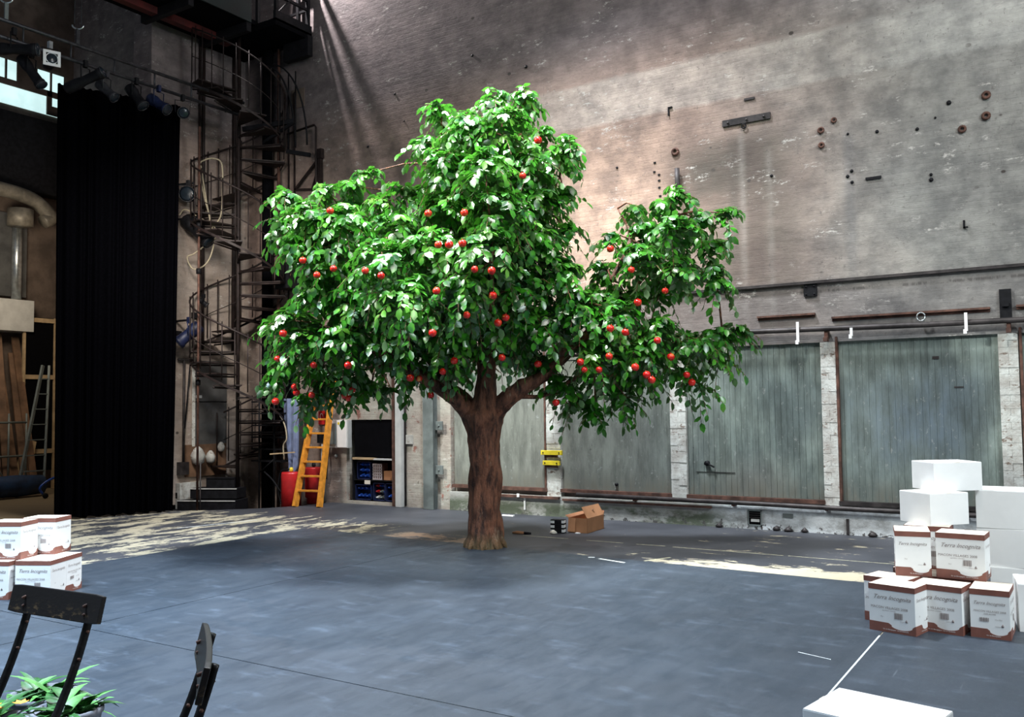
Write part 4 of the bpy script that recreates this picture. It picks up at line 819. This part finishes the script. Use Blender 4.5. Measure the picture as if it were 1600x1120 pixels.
# ================================================================== CARTONS
CW, CD, CH = .32, .24, .325
def band_poly(a):
    cx = a*.42; k = min(1, a/.16)
    P = [(-a, 0), (a, 0), (a, .066), (cx+.088*k, .064), (cx+.072*k, .052)]
    for i in range(9):
        q = -PI*.18-(PI*.64)*i/8; P.append((cx+.066*k*math.cos(q)*1.25, .060+.034*math.sin(q)))
    P += [(cx-.072*k, .052), (cx-.092*k, .064), (-a, .066)]
    return P
def carton(label):
    t = thing('wine_carton', label, 'carton')
    bd = MB().box(-CW/2, CW/2, -CD/2, CD/2, 0, CH-.004).build('body', M_WHITE, t, .002)
    o = MB()
    o.box(-CW/2+.001, -.001, -CD/2+.001, CD/2-.001, CH-.006, CH); o.box(.001, CW/2-.001, -CD/2+.001, CD/2-.001, CH-.006, CH-.0005)
    o.build('lid_flaps', M_CREAM, t)
    e = .0014; o = MB(); z0 = CH-.038
    o.box(-CW/2-e, CW/2+e, -CD/2-e, -CD/2, z0, CH+.0005); o.box(-CW/2-e, CW/2+e, CD/2, CD/2+e, z0, CH+.0005)
    o.box(-CW/2-e, -CW/2, -CD/2-e, CD/2+e, z0, CH+.0005); o.box(CW/2, CW/2+e, -CD/2-e, CD/2+e, z0, CH+.0005); o.build('top_band', M_BROWN, t)
    o = MB(); faces = [(T(0, -CD/2-e, 0, 0), CW/2), (T(CW/2+e, 0, 0, 90), CD/2), (T(0, CD/2+e, 0, 180), CW/2), (T(-CW/2-e, 0, 0, -90), CD/2)]
    for M, a in faces: o.prism(band_poly(a), e, M)
    bb = o.build('bottom_band', M_BROWN, t)
    for k, (M, a) in enumerate(faces):
        M2 = M @ Matrix.Translation((0, -.0008, 0)); wide = a > .14; s_ = 1 if wide else .74
        L = [('Terra Incognita', .042*s_, 0 if wide else -.005, .225, .45)]
        if wide: L += [('MACON VILLAGES 2008', .0245, -.018, .160, 0), ('appellation controlee', .011, -.02, .145, .2), ('75cl', .012, -.07, .10, 0)]
        elif k == 3: L += [('MACON VILLAGES 2008', .0185, .0, .175, 0), ('PAR AUTRE', .014, 0, .158, 0), ('12 x 75cl', .012, .05, .125, 0)]
        else: L += [('75cl', .012, -.05, .12, 0)]
        text_mesh('lettering', L, M_INK, bd, M2)
        o = MB()
        if wide or k == 3:
            bx = .045 if wide else -.035; bz = .098 if wide else .112
            for i in range(11): o.box(bx-.028+i*.0052, bx-.028+i*.0052+(.0034 if i % 3 else .002), -.0006, .0002, bz, bz+(.042 if wide else .026), M2)
            o.build('barcode', M_INK, bd); o = MB()
        ex_ = a*.62; o.lathe([(.0008, 0), (.0075, 0), (.0075, .009), (.003, .013), (.003, .019), (.0008, .019)], 6, M2 @ T(ex_, 0, .083) @ Matrix.Scale(.15, 4, (0, 1, 0)))
        o.box(ex_-.045, ex_-.012, -.0006, .0002, .084, .0855, M2); o.build('bottle_emblem', M_INK, bd)
        text_mesh('band_lettering', [('Vin de Bourgogne  mis en bouteille' if wide else 'Vin de Bourgogne', .0125 if wide else .012, a*.15, .017, .1)], M_WINK, bb, M @ Matrix.Translation((0, -.0022, 0)))
    return t
c0 = carton('printed wine carton, front left of the bottom row in the right-hand pile')
c0.location = (-1.161, 6.861, 0); c0.rotation_euler = (0, 0, math.radians(-13)); c0['group'] = 'printed wine cartons in the right-hand pile'
GR = 'printed wine cartons in the right-hand pile'; GL = 'printed wine cartons in the left-hand pile'
for x, y, z, rz, lab in (
    (-.90, 7.02, 0, -9, 'printed wine carton in the middle of the bottom row, right-hand pile'),
    (-.592, 7.06, 0, 89, 'printed wine carton at the right end of the bottom row, narrow face forward'),
    (-1.245, 7.135, 0, -15, 'printed wine carton peeping out behind the front left one, right-hand pile'),
    (-1.135, 7.34, CH, -79, 'printed wine carton on the second layer, left, narrow face forward'),
    (-.79, 7.33, CH, -3, 'printed wine carton on the second layer, right, wide face forward'),
    (-.86, 7.36, 0, 0, 'hidden wine carton behind the bottom row, right-hand pile'),
    (-1.14, 7.62, 0, 0, 'hidden wine carton at the back of the bottom layer, left'),
    (-.84, 7.64, 0, 2, 'hidden wine carton at the back of the bottom layer, right'),
    (-1.06, 7.66, CH, 0, 'hidden wine carton at the back of the second layer')):
    dup(c0, (x, y, z), rz, lab, GR)
def white_box(x, y, z, rz, w_, d_, h_, label, group='plain white cartons stacked at the right'):
    t = thing('white_carton', label, 'carton', (x, y, z), rz, group)
    MB().box(-w_/2, w_/2, -d_/2, d_/2, 0, h_-.003).build('body', M_WHITE, t, .003)
    o = MB(); o.box(-w_/2+.002, w_/2-.002, -d_/2+.002, -.001, h_-.005, h_); o.box(-w_/2+.002, w_/2-.002, .001, d_/2-.002, h_-.005, h_); o.build('lid_flaps', M_WHITE, t)
    MB().box(-w_/2-.0005, w_/2+.0005, -.022, .022, h_-.004, h_+.0006).build('tape', M_CREAM, t)
    return t
z3 = 2*CH
white_box(-1.037, 7.80, z3, -43, .35, .35, .245, 'plain white carton under the topmost one, on the printed cartons')
white_box(-.965, 8.03, z3+.245, -53, .33, .40, .225, 'topmost plain white carton of the right-hand pile')
white_box(-.44, 8.26, 0, 3, .50, .42, .298, 'bottom white carton of the right-hand column, in shade behind the printed ones')
white_box(-.50, 8.26, .298, -2, .52, .42, .298, 'middle white carton of the right-hand column')
white_box(-.50, 8.26, .596, -1, .52, .42, .298, 'upper white carton of the right-hand column at the frame edge')
white_box(-.30, 7.42, 0, 8, .34, .40, .33, 'white carton on the floor at the right frame edge')
white_box(-.743, 3.837, 0, -10.4, .46, .354, .38, 'white carton nearest the camera at the bottom edge of the frame')
# left pile
def rotv(x, y, a): a = math.radians(a); return Vector((x*math.cos(a)-y*math.sin(a), x*math.sin(a)+y*math.cos(a), 0))
RR = 27.5; cR = Vector((-7.831, 4.577, 0))
for dx, dy, z, rz, lab in (
    (0, -.1175, 0, RR, 'front wine carton of the lower layer, left-hand pile, behind the chair back'),
    (0, .1225, 0, RR+180, 'rear wine carton of the lower layer, right end, left-hand pile'),
    (-.35, -.16, 0, RR+180, 'wine carton at the left frame edge, lower layer of the left-hand pile'),
    (-.35, .085, 0, RR, 'hidden wine carton in the back of the lower layer, left-hand pile')):
    p = cR+rotv(dx, dy, RR); dup(c0, (p.x, p.y, z), rz, lab, GL)
for cx, cy, rz, ww, dd, lab in ((-7.88, 4.345, RR, CW, CD, 'front wine carton of the upper layer, left-hand pile'), (-8.02, 4.585, RR, CW, CD, 'rear wine carton of the upper layer, left-hand pile')):
    p = Vector((cx, cy, 0))+rotv(-ww/2, dd/2, rz) if cx > -8 else Vector((-8.09, 4.70, 0))
    dup(c0, (p.x, p.y, CH), rz, lab, GL)
# ================================================================== OPEN CARDBOARD BOX and small stuff
t = thing('cardboard_box', 'open brown cardboard box with raised flap on the floor by the wall', 'box', (-5.50, 10.38, -.006), 3)
a, b, h_ = .13, .26, .185; q = .004
o = MB(); o.box(-a, a, -b, b, 0, q); o.box(-a, -a+q, -b, b, 0, h_); o.box(a-q, a, -b, b, 0, h_); o.box(-a, a, -b, -b+q, 0, h_); o.box(-a, a, b-q, b, 0, h_); o.build('body', M_CARD, t)
def flap(p0, p1, off, nm='flap', m=M_CARD):
    p0, p1, off = Vector(p0), Vector(p1), Vector(off); n_ = (p1-p0).cross(off).normalized()*.004
    o = MB(); P = [p0, p1, p1+off*.98, p0+off]; o.add([p for p in P]+[p+n_ for p in P], [(0, 1, 2, 3), (7, 6, 5, 4), (0, 4, 5, 1), (1, 5, 6, 2), (2, 6, 7, 3), (3, 7, 4, 0)]); return o.build(nm, m, t)
fp = flap((a, -b, h_), (a, b, h_), (-.08, .0, .14)); flap((-a, -b, h_), (-a, b, h_), (-.05, 0, .03), m=M_CARDIN); flap((-a, b, h_), (a, b, h_), (0, .02, .05), m=M_CARDIN)
flap((-a, -b-.003, h_), (-a+.10, -b-.003, h_), (-.0, -.03, -.17))
MB().lathe([(.022, 0), (.022, .002)], 10, T(a-.04, 0, h_+.082, 0, 0, -30)).build('hand_hole', M_PIPE, fp)
t0 = thing('small_box', 'bottom small black box with white label beside the cardboard box', 'box', (-5.715, 10.02, -.006), 10, 'three small black boxes stacked beside the cardboard box')
MB().box(-.09, .09, -.05, .05, 0, .056).build('body', M_BLACK, t0, .002); MB().box(-.088, -.035, -.0512, -.049, .012, .044).build('white_label', M_WHITE, t0); MB().box(.060, .0905, -.0514, .03, .015, .05).build('white_label', M_WHITE, t0)
dup(t0, (-5.715, 10.02, .0505), 10, 'middle small black box with white label beside the cardboard box'); dup(t0, (-5.715, 10.02, .107), 10, 'top small black box with white label beside the cardboard box')
t = thing('paint_brush', 'small tool with orange handle lying on the floor right of the trunk', 'brush', (-6.06, 9.69, .012), 20)
MB().tube([(-.12, 0, 0), (-.06, 0, .004), (.03, 0, .0)], [.012, .02, .016], 8).build('handle', M_CARD, t); MB().tube([(.03, 0, 0), (.12, 0, -.004)], [.018, .012], 8).build('bristles', M_BLACK, t)
fitting('crumpled_paper', 'crumpled cream paper in front of the small black boxes', 'paper', lambda o: o.lathe([(.01, 0), (.05, .01), (.035, .035), (.004, .05)], 6, T(-5.72, 9.90, -.006, 20)), M_CREAM)
fitting('paper_scrap', 'small white scrap on the floor in front of the cardboard box', 'paper', lambda o: o.box(-5.50, -5.44, 10.06, 10.10, -.006, .004), M_WHITE)
fitting('paper_scrap', 'tiny pale scrap on the floor right behind the tree trunk', 'paper', lambda o: o.box(-7.35, -7.15, 11.2, 11.24, -.006, .01), M_WHITE)
# ================================================================== CHAIRS
def chair(name, label, loc, rz):
    t = thing(name, label, 'chair', loc, rz, None)
    o = MB(); N = 12; w_ = .262; prof = []
    for i in range(N+1):
        x = -w_+2*w_*i/N; prof.append((x, .008*(1-(x/w_)**2)))
    vs = []
    for x, y in prof: 
        zt = .052 if abs(x) < w_-.001 else .048
        vs += [(x, y-.009, -zt), (x, y-.009, zt), (x, y+.009, zt), (x, y+.009, -zt)]
    fs = []
    for i in range(N):
        for k in range(4): fs.append((i*4+k, i*4+(k+1) % 4, (i+1)*4+(k+1) % 4, (i+1)*4+k))
    fs += [(0, 1, 2, 3), (N*4+3, N*4+2, N*4+1, N*4)]
    o.add(vs, fs); s_ = o.build('back_slat', M_WORN, t, .004); s_.location = (0, -.058, .873); s_.rotation_euler = (math.radians(-14), 0, 0)
    for sx in (-1, 1):
        P = curve([(sx*.178, -.026, .905), (sx*.178, -.045, .84), (sx*.178, -.085, .72), (sx*.178, -.135, .60), (sx*.178, -.20, .47), (sx*.178, -.30, .25), (sx*.178, -.42, -.018)], 5)
        up = MB().tube(P, .0145, 8, True, .62).build('upright', M_CHAIRWOOD, t)
        MB().tube([(sx*.145, -.02, -.018), (sx*.145, -.18, .24), (sx*.145, -.50, .44)], .012, 8).build('leg', M_CHAIRWOOD, t)
        for z in (.86, .89): MB().tube([(sx*.178, -.072, z-.01), (sx*.178, -.026, z+.004)], .006, 6).build('bolt', M_RUST, up)
        for z, y in ((.79, -.06), (.70, -.094)): MB().tube([(sx*.178-.014, y, z), (sx*.178+.014, y, z)], .006, 6).build('bolt', M_RUST, up)
    for i in range(6): MB().box(-.185, .185, -.60+i*.062, -.60+i*.062+.05, .448, .464).build('seat_slat', M_WORN, t, .003)
    MB().tube([(-.165, -.40, .20), (.165, -.40, .20)], .009, 6).build('stretcher', M_CHAIRWOOD, t)
    return t
ch1 = chair('folding_chair', 'black folding chair whose worn backrest faces the camera at the lower left', (-3.265, 1.99, .018), 4)
dup(ch1, (-2.115, 1.755, .018), -37.9, 'black folding chair seen edge-on at the bottom, right of the facing chair')
# ================================================================== PLANTERS
def planter(loc, label, flowers, seed, r=.15):
    rg = random.Random(seed); t = thing('flower_pot', label, 'plant', loc)
    MB().lathe([(r*.7, 0), (r*.82, .05), (r, .18), (r*1.06, .19), (r*1.06, .215), (r*.95, .215), (r*.9, .19), (.01, .19)], 24).build('pot', M_POT, t)
    for i in range(46):
        a = rg.uniform(0, 2*PI); L = rg.uniform(.10, .24); up = rg.uniform(.2, 1.0); w_ = rg.uniform(.012, .034); p = Vector((rg.uniform(-.5, .5)*r, rg.uniform(-.5, .5)*r, .19))
        d = Vector((math.cos(a), math.sin(a), 0)); s_ = Vector((-d.y, d.x, 0)); vs = []
        for k in range(6):
            f = k/5; c = p+d*(L*f)+Vector((0, 0, L*(up*f-.55*f*f*(1.3-up*.6)))); ww = w_*math.sin(PI*(.08+.92*f)**.8)+.0015
            vs += [c-s_*ww+Vector((0, 0, ww*.3)), c, c+s_*ww+Vector((0, 0, ww*.3))]
        fs = [(3*k+j, 3*k+j+1, 3*k+j+4, 3*k+j+3) for k in range(5) for j in (0, 1)]
        MB().add(vs, fs, True).build('leaf', rg.choice([M_LEAF2, M_LEAF2, M_LEAF3]), t)
    for i in range(flowers):
        a = rg.uniform(0, 2*PI); q_ = rg.uniform(.03, .16); c = Vector((q_*math.cos(a), q_*math.sin(a), .22+rg.uniform(.0, .07))); o = MB()
        for k in range(6):
            b_ = k*PI/3; d = Vector((math.cos(b_), math.sin(b_), .35)); s_ = Vector((-math.sin(b_), math.cos(b_), 0))
            o.add([c, c+d*.02+s_*.012, c+d*.036, c+d*.02-s_*.012], [(0, 1, 2, 3)])
        o.build('flower', M_PETAL, t)
planter((-4.09, 2.49, 0), 'grey pot with leafy green plant behind the facing chair', 0, 4)
planter((-4.22, 2.20, 0), 'flower pot with orange blossoms at the bottom left corner of the frame', 9, 9)
planter((-4.42, 2.56, 0), 'grey pot of green leaves at the left frame edge, behind the orange blossoms', 0, 21)
# ================================================================== TREE
from mathutils import noise as mnoise
tree = thing('apple_tree', 'large artificial apple tree with glossy green leaves and red apples on the stage', 'tree', (-5.88, 8.62, 0))
TO = Vector((-5.88, 8.62, 0))
def limb(pts, rad, n=10, seg=5, rough=.06, mb=None):
    P = curve(pts, seg); k = len(pts)-1; R = []
    for i in range(len(P)):
        f = i/seg; j = min(int(f), k-1); R.append(rad[j]+(rad[j+1]-rad[j])*(f-j))
    mb = mb or MB(); s0 = len(mb.v); mb.tube([Vector(p)-TO for p in P], R, n)
    for i in range(s0, len(mb.v)):
        v = Vector(mb.v[i]); c = P[min((i-s0)//n, len(P)-1)]-TO; d = (v-c)
        nz = mnoise.noise(Vector((v.x*14, v.y*14, v.z*3.2)))*rough*1.6+mnoise.noise(Vector((v.x*34, v.y*34, v.z*8)))*rough*.7
        mb.v[i] = tuple(v+d*nz*2.2)
    return mb
tk = limb([(-5.875, 8.60, -.02), (-5.875, 8.60, .08), (-5.875, 8.60, .35), (-5.85, 8.58, .9), (-5.85, 8.55, 1.3), (-5.83, 8.53, 1.52), (-5.80, 8.52, 1.72), (-5.78, 8.52, 2.0), (-5.74, 8.50, 2.75), (-5.62, 8.51, 3.85), (-5.5, 8.53, 4.7)],
          [.225, .205, .182, .170, .190, .215, .135, .105, .085, .055, .02], 44, 9, .055)
limb([(-5.90, 8.55, 1.25), (-5.99, 8.40, 1.58), (-6.10, 8.10, 1.80), (-6.44, 7.6, 2.15), (-7.0, 7.4, 2.45), (-7.6, 7.3, 2.65)], [.12, .10, .070, .055, .035, .015], 18, 7, .05, tk)
limb([(-5.90, 8.56, 1.38), (-6.05, 8.49, 1.67), (-6.30, 8.44, 1.90), (-6.75, 8.4, 2.5), (-7.1, 8.2, 3.3), (-7.4, 8.0, 3.9)], [.11, .085, .06, .045, .03, .012], 18, 7, .05, tk)
limb([(-5.82, 8.58, 1.35), (-5.69, 8.61, 1.58), (-5.42, 8.65, 1.80), (-5.10, 8.78, 2.0), (-4.66, 9.25, 2.60), (-4.25, 9.55, 3.1), (-3.95, 9.75, 3.75)], [.13, .11, .095, .065, .042, .028, .012], 18, 7, .05, tk)
o = MB()
for i in range(7):
    a = -2.6+i*.75; o = limb([(-5.875+.12*math.cos(a), 8.60+.12*math.sin(a), .16), (-5.875+.21*math.cos(a), 8.60+.21*math.sin(a), .04), (-5.875+.245*math.cos(a), 8.60+.245*math.sin(a), -.02)], [.05, .04, .015], 8, 4, .05, tk)
tk.build('trunk', M_BARK, tree)
BR = [([(-5.40, 8.67, 1.72), (-5.14, 8.80, 1.74), (-4.63, 9.0, 2.05), (-4.3, 9.1, 2.2)], [.028, .022, .016, .008]), ([(-4.95, 8.75, 2.2), (-4.6, 9.1, 2.35), (-4.2, 9.5, 2.36), (-3.5, 10.05, 2.36)], [.05, .035, .025, .008]),
      ([(-5.75, 8.5, 2.6), (-5.5, 8.8, 3.2), (-5.28, 9.05, 3.9), (-5.1, 9.1, 4.3)], [.05, .035, .02, .008]), ([(-5.74, 8.5, 2.75), (-6.2, 8.3, 3.3), (-6.35, 8.4, 4.0), (-6.3, 8.4, 4.5)], [.05, .035, .02, .008]),
      ([(-5.76, 8.5, 2.4), (-5.3, 7.9, 2.7), (-5.0, 7.5, 3.1)], [.045, .03, .01]), ([(-5.9, 8.4, 2.3), (-6.1, 7.7, 2.9), (-6.3, 7.3, 3.3)], [.045, .03, .01]),
      ([(-4.4, 9.0, 3.0), (-4.3, 9.3, 3.5), (-4.5, 9.4, 3.9)], [.03, .02, .008]), ([(-6.3, 7.8, 2.1), (-6.9, 7.9, 2.1), (-7.5, 8.2, 2.2)], [.035, .025, .008]), ([(-5.7, 8.6, 2.3), (-5.6, 9.4, 2.7), (-5.4, 10.0, 3.1)], [.045, .03, .01])]
for P, R in BR: limb(P, R, 9, 5, .04).build('branch', M_BARK, tree)
anchors = [Vector(p) for P, R in BR for p in P]+[Vector(p) for p in ((-6.44, 7.6, 2.15), (-7.0, 7.4, 2.45), (-6.75, 8.4, 2.5), (-7.1, 8.2, 3.3), (-5.74, 8.5, 2.75), (-5.62, 8.51, 3.85), (-5.5, 8.53, 4.7), (-4.62, 8.86, 2.75), (-3.95, 9.55, 3.75))]
rg = random.Random(8)
tw = MB(); LP = []; LX_ = []; LZ_ = []; LS = []
def rv(s_=1.): return Vector((rg.gauss(0, s_), rg.gauss(0, s_), rg.gauss(0, s_)))
for cx, cy, cz, r in CLUMPS:
    c = Vector((cx, cy, cz)); an = min(anchors, key=lambda p: (p-c).length)
    if (an-c).length > .15: tw.tube([an-TO, (an*.5+c*.5)-TO+Vector((0, 0, .05)), c-TO], [.014, .011, .006], 5, False)
    for k in range(int(400*r*r+6)):
        d = rv().normalized()
        if d.z < -.3 and rg.random() < .3: d.z = -d.z
        o_ = c+d*max(.0, r-.15)*rg.uniform(.35, 1.0)**.6
        d2 = (d*.7+rv(.28)+Vector((0, 0, .15))).normalized(); L = rg.uniform(.17, .30)
        side = d2.cross(Vector((0, 0, 1))); side = side.normalized() if side.length > .05 else Vector((1, 0, 0))
        nl = rg.choice((7, 8, 9, 9)); P = []
        for i in range(nl):
            f = i/(nl-1); p = o_+d2*(L*f)+Vector((0, 0, -.62*L*f*f)); tg = (d2+Vector((0, 0, -1.24*f))).normalized(); P.append(p)
            s_ = side*(1 if i % 2 else -1)
            ld = (tg*.55+s_*(.85 if i < nl-1 else .0)+Vector((0, 0, -.30-.25*rg.random()))+rv(.16)).normalized()
            nr = (Vector((0, 0, .55))+d*.70+rv(.34)); nr = (nr-ld*nr.dot(ld)).normalized()
            LP.append(p); LX_.append(ld); LZ_.append(nr); LS.append(rg.uniform(.080, .128))
        tw.tube([P[0]-TO, P[nl//2]-TO, P[-1]-TO], .0035, 3, False)
tw.build('twigs', M_BARK, tree, kind='stuff')
LV = np.array([(0, 0, 0), (.26, .25, .045), (.28, 0, .0), (.26, -.25, .045), (.64, .27, .02), (.66, 0, -.02), (.64, -.27, .02), (1, 0, -.09)])
LF = [(0, 2, 1), (0, 3, 2), (1, 2, 5, 4), (2, 3, 6, 5), (4, 5, 7), (5, 6, 7)]
P = np.array([tuple(p) for p in LP]); X_ = np.array([tuple(p) for p in LX_]); Z_ = np.array([tuple(p) for p in LZ_]); Y_ = np.cross(Z_, X_); S = np.array(LS)
cam = np.array((0, 0, 1.6)); order = np.argsort(np.linalg.norm(P-cam, axis=1)); single = order[:300]; rest = order[300:]
lm = bpy.data.meshes.new('leaf'); lm.from_pydata([tuple(v) for v in LV], [], LF); lm.polygons.foreach_set('use_smooth', [True]*len(LF)); lm.materials.append(M_LEAF)
for i in single:
    o = bpy.data.objects.new('leaf', lm); COL.objects.link(o); o.parent = tree
    m = Matrix((X_[i]*S[i], Y_[i]*S[i], Z_[i]*S[i])).transposed().to_4x4(); m.translation = Vector(P[i])-TO; o.matrix_local = m
n = len(rest); V = (P[rest][:, None, :]+S[rest][:, None, None]*(LV[None, :, 0:1]*X_[rest][:, None, :]+LV[None, :, 1:2]*Y_[rest][:, None, :]+LV[None, :, 2:3]*Z_[rest][:, None, :])-np.array(tuple(TO))).reshape(-1, 3)
me = bpy.data.meshes.new('foliage'); me.vertices.add(len(V)); me.vertices.foreach_set('co', V.ravel())
fl_ = [len(f) for f in LF]; flat = np.array([q for f in LF for q in f]); off = np.repeat(np.arange(n)*8, len(flat)); idx = np.tile(flat, n)+off
me.loops.add(len(idx)); me.loops.foreach_set('vertex_index', idx); tot = np.tile(fl_, n); st = np.concatenate(([0], np.cumsum(tot)[:-1]))
me.polygons.add(len(tot)); me.polygons.foreach_set('loop_start', st); me.polygons.foreach_set('loop_total', tot); me.polygons.foreach_set('use_smooth', [True]*len(tot))
me.update(calc_edges=True); me.validate(); me.materials.append(M_LEAF)
o = bpy.data.objects.new('foliage', me); COL.objects.link(o); o.parent = tree; o['kind'] = 'stuff'
# apples
am = MB().lathe([(.001, .022), (.010, .028), (.022, .034), (.036, .024), (.043, .004), (.040, -.016), (.028, -.034), (.014, -.038), (.001, -.032)], 14, None, False)
am.tube([(0, 0, .02), (.003, 0, .05)], .003, 5); first = None
for p in APPLES:
    if first is None: first = o = am.build('apple', M_APPLE, tree)
    else: o = first.copy(); COL.objects.link(o); o.parent = tree
    o.location = Vector(p)-TO+Vector((-.54, .83, 0))*.07; o.rotation_euler = (rg.uniform(-.4, .4), rg.uniform(-.4, .4), rg.uniform(0, 6)); sc = rg.uniform(.82, 1.02); o.scale = (sc, sc, sc)
